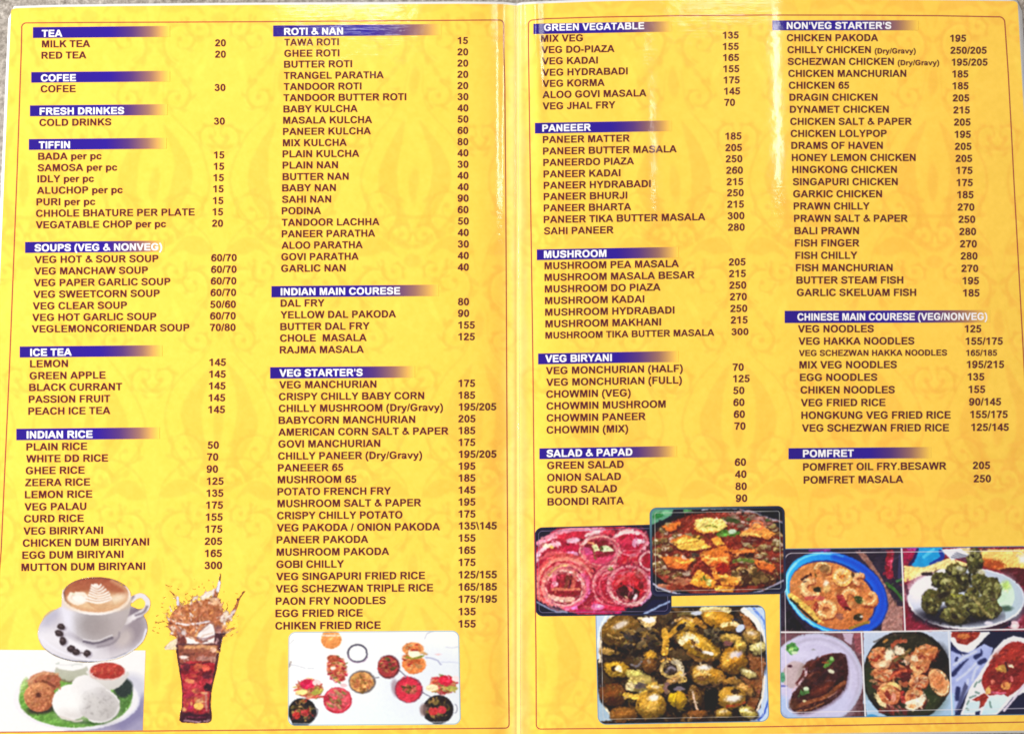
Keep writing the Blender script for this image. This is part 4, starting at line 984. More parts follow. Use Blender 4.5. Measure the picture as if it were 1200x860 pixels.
# --- table spread, white background
def pic_spread():
    p = Pic(335, 736, 543, 852, STEP, [249, 251, 253]); 
    p.at(0, 0, 1); p.e(470, 815, 150, 60, [240, 245, 252], a=.9, soft=18); p.e(410, 850, 120, 30, [234, 242, 252], a=.9, soft=14)
    p.e(500, 800, 60, 46, [228, 233, 246], a=.7, soft=12)
    def pile(cx, cy, rx, ry, cols, n, seed, r0=8, r1=24):
        p.e(cx, cy, rx * .86, ry * .9, [196, 104, 76], tex=(46, 2.4), wob=3, soft=1)
        p.scatter(n, cx, cy, rx, ry, r0 * .8, r1 * .9, cols, (.3, .6), (-35, 50), seed, hi=[250, 226, 190])
    REDS = [[206, 44, 76], [222, 96, 84], [176, 44, 54], [236, 176, 120], [214, 150, 80], [120, 120, 50]]
    p.at(330, 732, 6.935)
    p.pg([(335, 60), (465, 60), (460, 84), (330, 84)], [176, 150, 130]); p.e(403, 118, 84, 76, [238, 166, 104], col2=[226, 146, 84], tex=(12, 3)); p.pg([(320, 80), (480, 80), (480, 90), (320, 90)], [250, 236, 220])
    p.ring(617, 230, 78, 70, 15, [88, 84, 100]); p.ring(622, 234, 82, 72, 6, [170, 140, 170], a0=20, a1=170)
    for a in ([(70, 150), (100, 120)], [(60, 320), (120, 330), (190, 350)], [(210, 350), (260, 352)]): p.ln(a, 6, [196, 196, 206])
    p.ln([(60, 340), (75, 300)], 14, [150, 130, 120], a=.7)
    pile(455, 360, 85, 105, REDS, 90, 3); p.e(418, 272, 50, 30, [170, 84, 60], tex=(30, 2)); p.e(418, 352, 20, 14, [250, 236, 230])
    pile(225, 520, 120, 75, REDS + [[238, 206, 120]], 110, 5); p.e(210, 480, 60, 40, [206, 40, 84], tex=(30, 2)); p.e(285, 468, 36, 26, [244, 214, 214]); p.e(165, 545, 45, 22, [240, 224, 150]); p.e(290, 540, 50, 24, [176, 170, 80], rot=-20)
    p.ln([(350, 580), (270, 585), (200, 600)], 16, [196, 90, 80])
    p.e(655, 462, 110, 95, [112, 98, 94], soft=.9); p.e(650, 462, 96, 82, [206, 150, 92], tex=(34, 3)); p.scatter(34, 650, 462, 78, 64, 12, 26, [[220, 170, 100], [186, 116, 66], [216, 130, 90], [150, 110, 60]], (.4, .7), (0, 90), 7); p.ln([(745, 430), (790, 425)], 8, [110, 100, 104])
    p.e(455, 612, 116, 106, [178, 40, 60]); p.e(455, 606, 106, 96, [216, 86, 100], tex=(24, 4)); p.scatter(50, 455, 606, 88, 80, 14, 34, [[226, 96, 104], [190, 40, 66], [236, 150, 140], [150, 140, 80], [206, 176, 120]], (.3, .5), (-20, 60), 8, a=.8)
    p.e(505, 490, 30, 16, [230, 200, 204])
    p.e(168, 705, 116, 112, [30, 27, 32]); p.pg([(62, 720), (80, 640), (140, 800), (90, 820)], [28, 26, 32]); p.scatter(46, 170, 695, 88, 84, 10, 26, [[140, 120, 70], [96, 80, 40], [170, 50, 50], [190, 150, 90], [60, 44, 40]], (.3, .7), (0, 180), 9)
    p.e(190, 712, 36, 28, [190, 60, 66], tex=(30, 2)); p.e(120, 735, 32, 30, [176, 50, 48], tex=(30, 2)); p.ln([(270, 680), (295, 690), (285, 735)], 8, [110, 100, 104]); p.pg([(95, 800), (220, 805), (210, 850), (80, 850)], [40, 60, 84])
    p.at(430, 732, 6.94)
    p.clip = (p.X > 430 + 90 / 6.94).astype(float)
    p.e(176, 340, 92, 96, [100, 44, 52], soft=.9); p.e(170, 338, 82, 84, [166, 62, 62], tex=(34, 3)); p.scatter(40, 170, 335, 70, 70, 10, 24, [[110, 100, 50], [190, 70, 80], [210, 130, 90], [80, 60, 40], [140, 30, 50]], (.3, .6), (-40, 40), 11); p.clip = None
    p.ln([(265, 370), (320, 420)], 9, [120, 116, 130]); p.ln([(30, 432), (95, 425)], 5, [170, 170, 180])
    p.e(375, 195, 88, 56, [226, 150, 96], tex=(30, 3)); p.e(385, 320, 96, 78, [230, 138, 80], tex=(36, 3), wob=1); p.scatter(40, 382, 260, 86, 110, 14, 34, [[236, 170, 110], [214, 110, 64], [240, 196, 140], [222, 140, 80], [190, 60, 50]], (.3, .6), (-30, 30), 12)
    p.e(385, 236, 48, 26, [250, 244, 214]); p.ln([(320, 262), (380, 270), (460, 250)], 14, [140, 150, 60]); p.ln([(480, 262), (560, 280), (600, 320)], 12, [180, 182, 206]); p.ln([(600, 300), (740, 305)], 8, [210, 214, 230])
    p.e(232, 512, 34, 70, [150, 124, 136], rot=-10, a=.7, soft=1.5); p.e(340, 526, 114, 106, [130, 50, 70], soft=.9); p.e(338, 528, 102, 96, [196, 40, 66], tex=(16, 4), col2=[214, 64, 84]); p.scatter(26, 345, 520, 58, 36, 10, 26, [[110, 90, 50], [150, 110, 60], [206, 110, 90], [90, 60, 40]], (.3, .5), (-30, 30), 13)
    p.ln([(450, 545), (520, 585)], 9, [130, 130, 146])
    pile(625, 485, 118, 78, REDS + [[238, 206, 140]], 110, 15); p.e(640, 450, 60, 40, [206, 40, 70], tex=(30, 2)); p.e(720, 435, 30, 22, [250, 226, 226]); p.e(530, 510, 50, 28, [248, 232, 190]); p.e(690, 515, 50, 22, [176, 170, 90])
    p.e(580, 688, 124, 118, [34, 28, 32]); p.e(464, 690, 34, 50, [130, 104, 100], soft=1.3, a=.8); p.scatter(50, 575, 680, 92, 88, 10, 28, [[150, 126, 70], [96, 80, 40], [70, 50, 44], [190, 150, 90], [54, 40, 40]], (.3, .7), (0, 180), 16)
    p.e(610, 690, 34, 32, [206, 60, 76]); p.e(540, 700, 40, 34, [196, 60, 64], tex=(30, 2)); p.ring(715, 680, 20, 34, 8, [150, 150, 160], a0=-90, a1=90)
    p.ln([(470, 110), (490, 70), (540, 50)], 7, [190, 190, 204]); p.ln([(640, 180), (690, 184), (740, 176)], 6, [206, 206, 216]); p.e(580, 238, 24, 6, [234, 200, 200])
    p.ln([(560, 70), (640, 50), (730, 90)], 4, [226, 230, 240])
    p.at(0, 0, 1)
    p.ln([(340, 847.3), (400, 847.6), (536, 845.4)], .9, [236, 244, 250], a=.8)
    finish(p, .35, 6, .4, 3, 3, .3, .09, 1.08)
    X, Y = p.X, p.Y
    d = rrect(X, Y, [(338.0, 740.0), (538.0, 738.4), (540.0, 848.5), (337.4, 850.0)], 8.5)
    edge = np.clip(1 - np.abs(d - .55) / .75, 0, 1)[..., None]
    p.A = p.A * (1 - edge) + np.array([122, 168, 184.]) * edge
    p.emit("printed_photo", page_l, .00005, d, "printed picture of curry bowls spread over a white table", .77)
pic_spread()

def frame_lines(p, d, rim, rim_w, inset, inset_d, inset_w=1.0):
    e1 = np.clip((rim_w - d) / .8 + .5, 0, 1)[..., None]
    p.A = p.A * (1 - e1) + np.asarray(rim, float) * e1
    e2 = np.clip(1 - np.abs(d - inset_d) / inset_w, 0, 1)[..., None] * .8
    p.A = p.A * (1 - e2) + np.array(inset, float) * e2

# --- onion rings
def pic_onion():
    p = Pic(624, 613, 790, 724, STEP, [24, 20, 44]); p.at(620, 610, 7.48)
    p.e(560, 410, 540, 420, [168, 40, 66], tex=(34, 5))
    p.pg([(50, 560), (100, 550), (110, 680), (50, 680)], [40, 90, 60])
    PK, CR, RD, DR, MG = [228, 122, 122], [246, 206, 192], [196, 52, 74], [112, 22, 44], [226, 96, 166]
    p.scatter(240, 560, 420, 480, 370, 20, 80, [PK, RD, [180, 36, 66], [214, 88, 92], DR, [90, 14, 36]], (.12, .28), (-50, 70), 21, a=.85)
    # upper strips
    p.ln([(80, 195), (200, 130), (330, 85), (500, 70), (650, 80)], 42, [236, 150, 172]); p.ln([(90, 205), (220, 150), (340, 110)], 12, [250, 206, 214])
    p.ln([(60, 350), (100, 270), (180, 215), (260, 200)], 34, [244, 186, 198]); p.ln([(270, 150), (420, 120), (520, 150)], 50, [196, 46, 70])
    p.e(385, 172, 60, 24, [242, 196, 214], rot=-6); p.ln([(330, 250), (450, 230)], 60, [190, 30, 72]); p.e(385, 290, 60, 20, [238, 160, 200], rot=10)
    p.ln([(500, 130), (570, 100), (630, 105)], 30, [250, 214, 216]); p.ln([(150, 300), (220, 280), (320, 300)], 36, [214, 96, 104]); p.e(195, 230, 24, 14, [214, 190, 90]); p.e(150, 216, 40, 20, [246, 224, 200])
    p.ln([(640, 110), (720, 100), (760, 150)], 40, [206, 66, 84])
    # rings
    def ringset(cx, cy, rx, ry, w, fill, outer, inner, seed, rot=0, a0=0, a1=360):
        w *= .74; outer = [outer[0] - 8, outer[1] - 34, outer[2] - 22]
        if fill is not None: p.e(cx, cy, rx, ry, fill, rot=rot, tex=(36, 3.5))
        p.ring(cx, cy, rx + w * .3, ry + w * .3, w * 1.3, [150, 40, 66], rot, a0, a1)
        p.ring(cx, cy, rx, ry, w, outer, rot, a0, a1, tex=(20, 2.5))
        p.ring(cx - 3, cy - 3, rx - w * .05, ry - w * .05, w * .30, inner, rot, a0, a1, tex=(14, 2.5))
        p.ring(cx, cy, rx - w * .6, ry - w * .6, w * .22, [170, 60, 80], rot, a0, a1, a=.6)
        rr = np.random.RandomState(seed + 200)
        for q in range(16):
            s0 = a0 + (a1 - a0) * rr.rand(); dr = (rr.rand() - .62) * w * 1.7
            p.ring(cx, cy, rx + dr, ry + dr, w * (.08 + .12 * rr.rand()), [[250, 220, 210], [214, 90, 110], [180, 40, 70], [240, 160, 170], [120, 24, 48]][rr.randint(5)], rot, s0, s0 + 30 + 70 * rr.rand(), a=.6)
    ringset(890, 180, 140, 100, 36, [176, 34, 66], [238, 164, 168], [252, 220, 216], 1)
    p.ln([(800, 200), (880, 170), (960, 190)], 50, [206, 60, 88]); p.e(930, 190, 30, 40, [240, 170, 200], rot=20); p.e(965, 180, 30, 20, [252, 224, 232]); p.ln([(760, 130), (860, 100), (960, 110)], 26, [250, 224, 224])
    p.ln([(800, 330), (880, 300), (960, 310)], 90, [182, 26, 54], tex=(40, 3)); p.ln([(830, 370), (880, 330), (940, 320)], 20, [226, 90, 90])
    ringset(622, 262, 172, 124, 34, [128, 26, 48], [242, 176, 160], [250, 222, 204], 2)
    p.ln([(480, 260), (540, 330), (640, 350), (740, 310)], 60, [206, 70, 106]); p.ln([(560, 240), (580, 330)], 18, [140, 96, 60]); p.pg([(480, 230), (540, 240), (560, 290), (500, 300)], [214, 90, 140])
    p.pg([(540, 190), (590, 200), (620, 260), (570, 270)], [236, 236, 180]); p.pg([(640, 220), (700, 220), (750, 265), (650, 275)], [230, 240, 196]); p.e(635, 245, 18, 24, [70, 80, 40]); p.ln([(520, 190), (570, 200)], 20, [226, 150, 110])
    ringset(1045, 350, 70, 76, 30, [170, 30, 60], [246, 206, 200], [252, 236, 230], 3)
    p.ln([(440, 330), (540, 380), (640, 420), (700, 440)], 40, [222, 108, 104]); p.ln([(460, 350), (560, 400)], 12, [246, 176, 160])
    # big left
    for k, (rx, ry, c) in enumerate([(262, 262, [206, 86, 88]), (238, 238, [232, 138, 124]), (216, 214, [188, 52, 68]), (198, 196, [236, 150, 140])]):
        p.ring(318, 560 + 6 * k, rx, ry, 30, c, 0, 150 - 8 * k, 390 + 10 * k, tex=(24, 3))
    p.ln([(130, 430), (200, 360), (330, 340), (440, 370)], 22, [238, 150, 136]); p.ln([(190, 460), (240, 410), (330, 390)], 14, [240, 206, 130])
    p.e(310, 590, 160, 150, [140, 28, 48], tex=(30, 3)); p.ring(312, 592, 170, 162, 30, [228, 140, 138], tex=(22, 2.5)); p.ring(308, 588, 160, 152, 11, [248, 206, 196])
    p.ring(330, 590, 196, 176, 44, [232, 110, 150], 0, -40, 90); p.ring(330, 590, 205, 182, 24, [236, 140, 214], 0, 5, 75)
    for x, c in ((225, [214, 90, 120]), (290, [170, 48, 60]), (340, [120, 60, 50]), (400, [190, 96, 84]), (260, [130, 26, 46])):
        p.ln([(x, 460), (x - 6, 530), (x - 20, 590)], 34, c, tex=(24, 2.5))
    p.ln([(372, 470), (356, 580)], 9, [40, 16, 26]); p.e(230, 552, 26, 24, [246, 186, 204])
    p.ln([(200, 600), (300, 600), (440, 600)], 26, [222, 128, 104]); p.ln([(180, 630), (300, 640), (420, 640)], 22, [130, 30, 36]); p.ln([(180, 660), (270, 690), (380, 690)], 46, [244, 190, 170]); p.ln([(210, 690), (320, 704)], 12, [250, 220, 206])
    # right big
    ringset(740, 575, 178, 180, 44, [176, 34, 60], [236, 140, 140], [250, 206, 200], 4, 0, 90, 290)
    ringset(745, 580, 128, 140, 26, None, [222, 96, 100], [244, 170, 160], 5, 0, 90, 280)
    ringset(876, 568, 176, 164, 44, [178, 24, 42], [246, 196, 186], [252, 226, 214], 6)
    p.e(870, 480, 110, 60, [196, 44, 54], tex=(50, 3)); p.ln([(760, 560), (800, 520), (830, 500)], 30, [226, 110, 110]); p.ln([(860, 450), (900, 520), (960, 560), (1000, 620)], 34, [206, 50, 60], tex=(40, 3))
    p.pg([(770, 600), (870, 560), (960, 620), (940, 690), (820, 690), (770, 650)], [60, 14, 24], sp=True, soft=1); p.e(980, 560, 24, 40, [110, 16, 30]); p.e(960, 470, 50, 30, [150, 60, 60], rot=40)
    p.e(845, 680, 26, 22, [226, 226, 160], rot=40); p.e(930, 672, 16, 38, [252, 236, 244], rot=20); p.e(890, 600, 30, 16, [226, 90, 90], rot=40)
    p.ring(890, 580, 186, 172, 20, [240, 170, 210], 0, -30, 60)
    rr = np.random.RandomState(77)
    for q in range(150):
        cx, cy, R0, w0 = [(318, 575, 170, 120), (622, 262, 150, 50), (890, 180, 120, 50), (740, 575, 150, 60), (876, 568, 150, 50)][rr.randint(5)]
        R1 = R0 + w0 * (rr.rand() - .25); s0 = rr.rand() * 360
        p.ring(cx + rr.randn() * 10, cy + rr.randn() * 10, R1, R1 * (.78 + .2 * rr.rand()), 4 + 9 * rr.rand(), [[252, 214, 206], [236, 140, 150], [176, 30, 62], [120, 16, 44], [224, 96, 120], [244, 180, 196]][rr.randint(6)], 0, s0, s0 + 25 + 60 * rr.rand(), a=.5, soft=.8); p.e(715, 420, 18, 16, [120, 110, 60])
    p.ln([(560, 720), (700, 760), (840, 770)], 36, [214, 50, 84]); p.e(600, 755, 60, 26, [240, 130, 190]); p.e(612, 750, 26, 12, [252, 226, 240])
    p.ln([(440, 760), (520, 690), (560, 640)], 30, [140, 20, 46]); p.ln([(420, 790), (640, 800), (800, 800)], 26, [190, 30, 96])
    p.ln([(50, 705), (130, 745), (220, 790), (330, 800)], 15, [150, 156, 184]); p.pg([(50, 712), (140, 760), (220, 800), (60, 830)], [18, 24, 44], soft=1)
    p.pg([(1080, 690), (1260, 690), (1250, 830), (980, 830)], [24, 26, 62]); p.ln([(1010, 815), (1120, 760), (1260, 690)], 14, [176, 196, 232])
    finish(p, .7, 5, .5, 6, 3, .55, .12, 1.10)
    X, Y = p.X, p.Y
    d = rrect(X, Y, [(626.6, 617.8), (786.5, 613.8), (787.0, 720.0), (627.4, 722.0)], 9)
    frame_lines(p, d, [28, 36, 76], 1.6, [150, 138, 176], 4.4, .6)
    p.emit("printed_photo", page_r, .00005, d, "printed picture of sliced red onion rings", .72)
pic_onion()

# --- paneer and peas curry
def pic_paneer():
    p = Pic(758, 590, 924, 700, STEP, [26, 24, 38]); p.at(755, 588, 7.06)
    p.pg([(40, 40), (240, 50), (230, 110), (100, 170), (40, 200)], [98, 150, 124]); p.e(120, 110, 50, 24, [50, 120, 66], rot=-20); p.e(190, 90, 40, 20, [130, 190, 150])
    p.pg([(320, 60), (450, 60), (330, 95)], [90, 140, 90])
    p.e(610, 420, 620, 360, [34, 20, 24]); p.e(610, 430, 590, 345, [126, 52, 40], tex=(34, 4))
    p.scatter(60, 600, 420, 540, 300, 30, 90, [[150, 60, 44], [104, 36, 34], [170, 84, 54], [90, 40, 30]], (.2, .5), (-10, 10), 31, a=.8)
    PEA = [[196, 178, 140], [170, 150, 100], [130, 110, 64], [214, 190, 170], [150, 120, 76]]
    p.scatter(70, 220, 420, 190, 240, 18, 40, PEA, (.45, .75), (-15, 15), 32, rim=[84, 40, 30], hi=[250, 240, 220])
    p.scatter(80, 980, 420, 190, 260, 18, 40, PEA, (.45, .75), (-15, 15), 33, rim=[84, 40, 30], hi=[250, 240, 226])
    p.scatter(40, 900, 140, 240, 70, 20, 44, [[226, 190, 180], [206, 150, 140], [150, 130, 110], [90, 110, 70]], (.3, .55), (-10, 10), 34, rim=[100, 50, 40])
    p.scatter(36, 900, 620, 200, 70, 22, 44, [[150, 120, 76], [110, 84, 50], [206, 170, 110], [80, 56, 40]], (.6, .9), (0, 30), 35, rim=[60, 30, 24], hi=[246, 226, 180])
    p.scatter(24, 330, 680, 200, 50, 16, 60, [[160, 76, 56], [120, 50, 40], [196, 130, 100]], (.2, .4), (-5, 15), 36)
    def pan(pts, c, c2, sh=True):
        q = [(x + 8, y + 26) for x, y in pts]
        if sh: p.pg(q, [86, 32, 28], a=.9, soft=1)
        p.pg(pts, c, col2=c2, gd=(.3, 1), tex=(22, 5))
    Yl, Y2, O1, O2 = [244, 214, 126], [232, 178, 86], [230, 150, 68], [196, 96, 50]
    pan([(140, 200), (285, 165), (260, 230), (190, 245)], O1, O2)
    pan([(420, 150), (500, 125), (640, 140), (690, 200), (620, 240), (460, 252), (428, 210)], [248, 226, 148], Yl); p.ln([(420, 215), (470, 250), (620, 240)], 14, [222, 160, 80]); p.ln([(500, 200), (540, 195), (600, 210)], 10, [110, 120, 40])
    pan([(225, 335), (330, 280), (490, 310), (545, 375), (420, 405), (300, 395)], [246, 214, 112], Y2); p.ln([(260, 350), (380, 335), (450, 322)], 8, [140, 96, 40]); p.ln([(225, 330), (330, 280), (420, 290)], 16, [222, 130, 64])
    pan([(545, 300), (620, 285), (670, 350), (590, 365)], O1, Y2)
    pan([(790, 260), (880, 210), (930, 160), (1010, 220), (1090, 260), (1030, 305), (920, 290)], [236, 172, 112], O1); p.ring(930, 190, 50, 36, 12, [214, 120, 80]); p.ln([(800, 270), (880, 262), (960, 280)], 18, [246, 206, 120]); p.ln([(820, 320), (930, 330), (990, 315)], 22, [90, 28, 28])
    pan([(470, 420), (600, 380), (680, 360), (720, 470), (690, 520), (540, 530), (470, 480)], O1, O2); p.ln([(480, 440), (560, 470), (700, 460)], 18, [244, 186, 110]); p.ln([(520, 500), (600, 470), (690, 500)], 16, [240, 190, 110])
    pan([(130, 450), (270, 450), (410, 475), (350, 560), (200, 540)], [226, 140, 70], O2); p.ln([(260, 480), (330, 500), (400, 478)], 16, [244, 206, 100])
    pan([(560, 540), (620, 520), (600, 600), (660, 640), (570, 640)], [232, 150, 80], O1)
    pan([(380, 660), (440, 560), (510, 590), (600, 660), (560, 710), (430, 700)], [238, 176, 80], [226, 150, 60]); pan([(600, 590), (800, 630), (780, 690), (640, 690)], [234, 172, 84], O1); pan([(560, 690), (750, 700), (730, 745), (600, 735)], [238, 180, 70], O1)
    p.ln([(490, 620), (520, 650), (540, 690)], 22, [90, 110, 40]); p.e(535, 665, 20, 30, [222, 220, 140], rot=20); p.e(640, 640, 34, 14, [120, 70, 40])
    pan([(890, 470), (1000, 490), (1090, 540), (1050, 580), (940, 540)], [228, 144, 76], O2); pan([(700, 395), (940, 390), (880, 430), (740, 430)], [222, 150, 80], O2)
    p.e(650, 545, 60, 40, [150, 44, 30], tex=(30, 3)); p.e(850, 630, 40, 38, [70, 44, 30]); p.e(940, 600, 50, 36, [80, 60, 36]); p.e(870, 440, 40, 26, [60, 30, 30])
    p.ln([(610, 270), (660, 240), (720, 270), (780, 255)], 30, [80, 110, 44], tex=(40, 2.5)); p.e(730, 245, 34, 20, [196, 214, 190]); p.e(660, 270, 30, 20, [110, 170, 80]); p.ln([(690, 150), (740, 150), (780, 170)], 36, [64, 74, 40]); p.ln([(740, 490), (820, 480), (900, 490)], 26, [96, 110, 50])
    p.e(420, 440, 40, 16, [70, 70, 60]); p.e(450, 290, 50, 14, [110, 84, 40]); p.e(540, 280, 46, 26, [120, 50, 46])
    # pan rim
    p.ln([(40, 650), (150, 720), (300, 765), (420, 775)], 16, [186, 184, 204]); p.ln([(820, 772), (960, 735), (1090, 680), (1170, 640)], 12, [176, 170, 190]); p.pg([(40, 670), (150, 740), (280, 790), (40, 790)], [26, 28, 60]); p.pg([(960, 760), (1180, 660), (1180, 790), (940, 790)], [26, 26, 56])
    p.ln([(790, 60), (930, 95), (1060, 140), (1170, 180)], 10, [150, 150, 170]); p.pg([(820, 50), (1170, 50), (1170, 165), (1020, 120)], [20, 20, 34], soft=1); p.ln([(480, 62), (640, 48), (760, 56)], 12, [206, 214, 226])
    finish(p, .9, 6, .6, 6, 3, .6, .14, 1.14)
    X, Y = p.X, p.Y
    d = rrect(X, Y, [(761.0, 594.6), (919.4, 592.4), (921.4, 695.6), (762.6, 698.6)], 8.5)
    k = np.clip((X - 765) / 150, 0, 1)[..., None]; rim = np.array([86, 132, 146.]) * (1 - k) + np.array([34, 38, 66.]) * k
    kk = np.clip((Y - 610) / 60, 0, 1)[..., None]; rim = rim * (1 - kk) + np.array([40, 44, 78.]) * kk
    frame_lines(p, d, rim, 2.6, [206, 206, 196], 6.2, .7)
    p.emit("printed_photo", page_r, .00011, d, "printed picture of paneer cubes and peas in red gravy", .78)
pic_paneer()

# --- mushrooms
def pic_mushroom():
    p = Pic(695, 706, 905, 853, STEP, [46, 32, 22]); p.at(692, 704, 5.66)
    p.jitter(26, 7, 71); p.jitter(26, 3, 72)
    k = 103 * 5.66
    def R(x): return x + k   # second reading column of the layout
    p.scatter(160, 600, 430, 540, 380, 20, 70, [[84, 58, 30], [120, 88, 44], [34, 22, 20], [60, 44, 34], [26, 18, 20], [96, 76, 50]], (.3, .7), (0, 180), 41, a=.8)
    # bowl in the corners
    BL = [196, 212, 244]
    p.pg([(20, 60), (170, 60), (110, 150), (70, 260), (60, 380), (20, 400)], BL, sp=False); p.ln([(165, 70), (100, 160), (66, 280), (62, 400)], 16, [236, 220, 196]); p.ln([(120, 80), (70, 170), (44, 300)], 14, [232, 240, 254])
    p.pg([(20, 560), (70, 590), (100, 690), (160, 790), (20, 800)], [170, 190, 206]); p.ln([(66, 560), (86, 660), (120, 740), (170, 800)], 14, [232, 216, 184]); p.pg([(30, 420), (80, 440), (80, 620), (40, 600)], [40, 36, 50], a=.8, soft=2)
    p.pg([(R(430), 40), (R(620), 40), (R(620), 320), (R(580), 300), (R(540), 190), (R(480), 90)], BL); p.ln([(R(430), 60), (R(520), 140), (R(565), 260), (R(585), 330)], 34, [244, 238, 232]); p.ln([(R(500), 50), (R(570), 140), (R(600), 260)], 16, [120, 150, 216])
    p.pg([(R(580), 380), (R(620), 380), (R(620), 800), (R(480), 800), (R(550), 700), (R(560), 560)], BL); p.ln([(R(570), 500), (R(556), 640), (R(520), 730), (R(480), 790)], 15, [238, 224, 210]); p.pg([(R(570), 330), (R(590), 400), (R(580), 480), (R(560), 420)], [50, 46, 50], soft=2); p.ln([(R(600), 640), (R(570), 740), (R(530), 790)], 12, [70, 100, 190])
    p.pg([(R(430), 380), (R(560), 360), (R(555), 560), (R(500), 720), (R(420), 640)], [130, 84, 52], sp=True, tex=(34, 3)); p.pg([(R(400), 70), (R(470), 110), (R(520), 200), (R(450), 190)], [150, 100, 60], tex=(26, 3))
    def mush(cx, cy, rx, ry, c, rot=0, hi=True, dark=True, hole=None):
        c = np.array(c, float) * np.array([.95, .93, .72]); rx *= 1.1; ry *= 1.1
        p.e(cx + rx * .08, cy + ry * .18, rx * 1.1, ry * 1.1, [24, 15, 14], rot, a=.9, soft=1.2)
        p.e(cx, cy, rx, ry, c, rot, col2=c * .5, gd=(.35, 1.1), tex=(16, 4.5), wob=2.2, soft=.9)
        p.e(cx - rx * .1, cy - ry * .25, rx * .7, ry * .45, np.minimum(c * 1.22, 252), rot, a=.6, soft=2)
        if hi: p.e(cx - rx * .05, cy - ry * .4, rx * .4, ry * .2, [240, 234, 236], rot - 12, a=.75, soft=1.5)
        if hole: p.e(cx + hole[0], cy + hole[1], rx * .3, ry * .3, [48, 34, 30], rot)
    TAN, YEL_, CRM, OLV, BRN = [176, 134, 84], [218, 176, 80], [236, 214, 170], [136, 104, 62], [118, 74, 44]
    mush(150, 620, 80, 70, BRN, hi=False); mush(220, 752, 80, 46, [156, 108, 66], hi=False); mush(130, 330, 60, 30, [196, 160, 120], hi=False)
    mush(205, 200, 122, 92, OLV, -14); p.ln([(110, 220), (180, 245), (280, 220)], 10, [196, 160, 104]); p.ln([(120, 260), (210, 280), (300, 240)], 9, [84, 58, 36])
    p.pg([(312, 110), (440, 100), (430, 150), (370, 190)], CRM, col2=[226, 190, 120], gd=(0, 1)); p.e(385, 125, 42, 18, [250, 248, 250])
    p.scatter(50, 340, 260, 130, 90, 12, 40, [[60, 50, 50], [110, 90, 60], [150, 120, 70], [36, 28, 34]], (.3, .6), (-30, 40), 43)
    mush(172, 450, 76, 52, [222, 178, 84], 8, hi=False); p.e(160, 446, 24, 20, [54, 36, 22]); p.e(185, 448, 24, 22, [250, 232, 190], rot=30)
    mush(398, 376, 40, 44, [206, 160, 84], 20, hi=False); mush(392, 430, 46, 46, [130, 88, 60], 0, hi=False); p.ln([(270, 420), (310, 430), (340, 400)], 14, [120, 112, 116])
    p.ln([(490, 200), (500, 260), (490, 340)], 44, [208, 162, 72], tex=(26, 3)); p.ln([(520, 230), (570, 180)], 36, [200, 154, 66])
    mush(300, 488, 56, 26, [240, 224, 170], 10, hi=False); mush(340, 545, 100, 52, [196, 178, 140], -8, hi=False); p.e(330, 560, 50, 20, [96, 84, 84]); p.e(262, 565, 32, 26, [228, 208, 164], soft=1.2, tex=(24, 2)); p.ln([(230, 620), (300, 635), (380, 600)], 32, [226, 190, 90], tex=(20, 3)); mush(430, 580, 50, 32, [216, 176, 104], 20)
    mush(402, 690, 88, 84, [198, 156, 82], 0, hi=False); p.e(420, 640, 36, 22, [250, 246, 246], rot=-10, soft=1.5, a=.85); p.e(400, 700, 50, 30, [226, 184, 100], a=.7, soft=3)
    p.ring(528, 450, 58, 50, 22, [190, 164, 108], tex=(40, 2.5), rot=20); p.e(532, 452, 34, 26, [72, 60, 58], rot=-20, soft=1.2, wob=2); p.ln([(500, 470), (530, 440), (560, 450)], 14, [150, 140, 146], soft=1); p.ln([(540, 395), (590, 420), (600, 500)], 40, [206, 192, 164], tex=(40, 2)); p.ln([(470, 400), (500, 380), (540, 385)], 14, [232, 180, 90]); p.ln([(590, 480), (600, 530), (R(40), 520)], 36, [222, 186, 110], tex=(26, 3))
    mush(540, 535, 46, 22, [206, 166, 140], -25, hi=False); p.e(505, 575, 26, 40, [130, 100, 96]); p.pg([(520, 560), (R(100), 540), (R(90), 640), (R(20), 700), (540, 620)], [22, 15, 16], sp=True); mush(570, 655, 50, 46, [222, 188, 60], 20, hi=False); p.e(580, 658, 15, 16, [80, 56, 20]); p.e(588, 580, 40, 16, [120, 110, 120])
    # right-hand half
    mush(R(60), 170, 60, 56, [214, 168, 78], 10, hi=False); p.e(R(15), 175, 34, 18, [34, 28, 34], rot=-30); p.e(R(15), 250, 26, 34, [246, 240, 244]); p.e(R(60), 150, 30, 14, [244, 210, 120], rot=20); p.ln([(R(-20), 130), (R(40), 110), (R(90), 130)], 20, [196, 160, 110])
    p.ln([(R(0), 90), (R(60), 80), (R(110), 90)], 22, [110, 96, 60]); p.ln([(R(160), 60), (R(240), 55), (R(330), 60)], 40, [232, 214, 160], tex=(30, 3)); p.e(R(120), 80, 40, 14, [200, 204, 216]); p.ln([(R(120), 130), (R(170), 160)], 44, [170, 124, 56])
    mush(R(275), 130, 112, 56, [218, 162, 76], 20, hi=False); p.e(R(210), 95, 40, 20, [240, 190, 100], rot=20, a=.8); p.ln([(R(290), 160), (R(360), 150), (R(410), 170)], 26, [248, 224, 170], tex=(20, 3)); p.e(R(380), 125, 24, 10, [40, 40, 56]); p.e(R(410), 180, 34, 22, [206, 214, 246], rot=-30); p.e(R(420), 215, 20, 12, [40, 30, 40])
    p.scatter(40, R(240), 240, 70, 60, 10, 28, [[96, 84, 60], [60, 50, 40], [130, 116, 90], [40, 32, 30]], (.4, .8), (0, 180), 47)
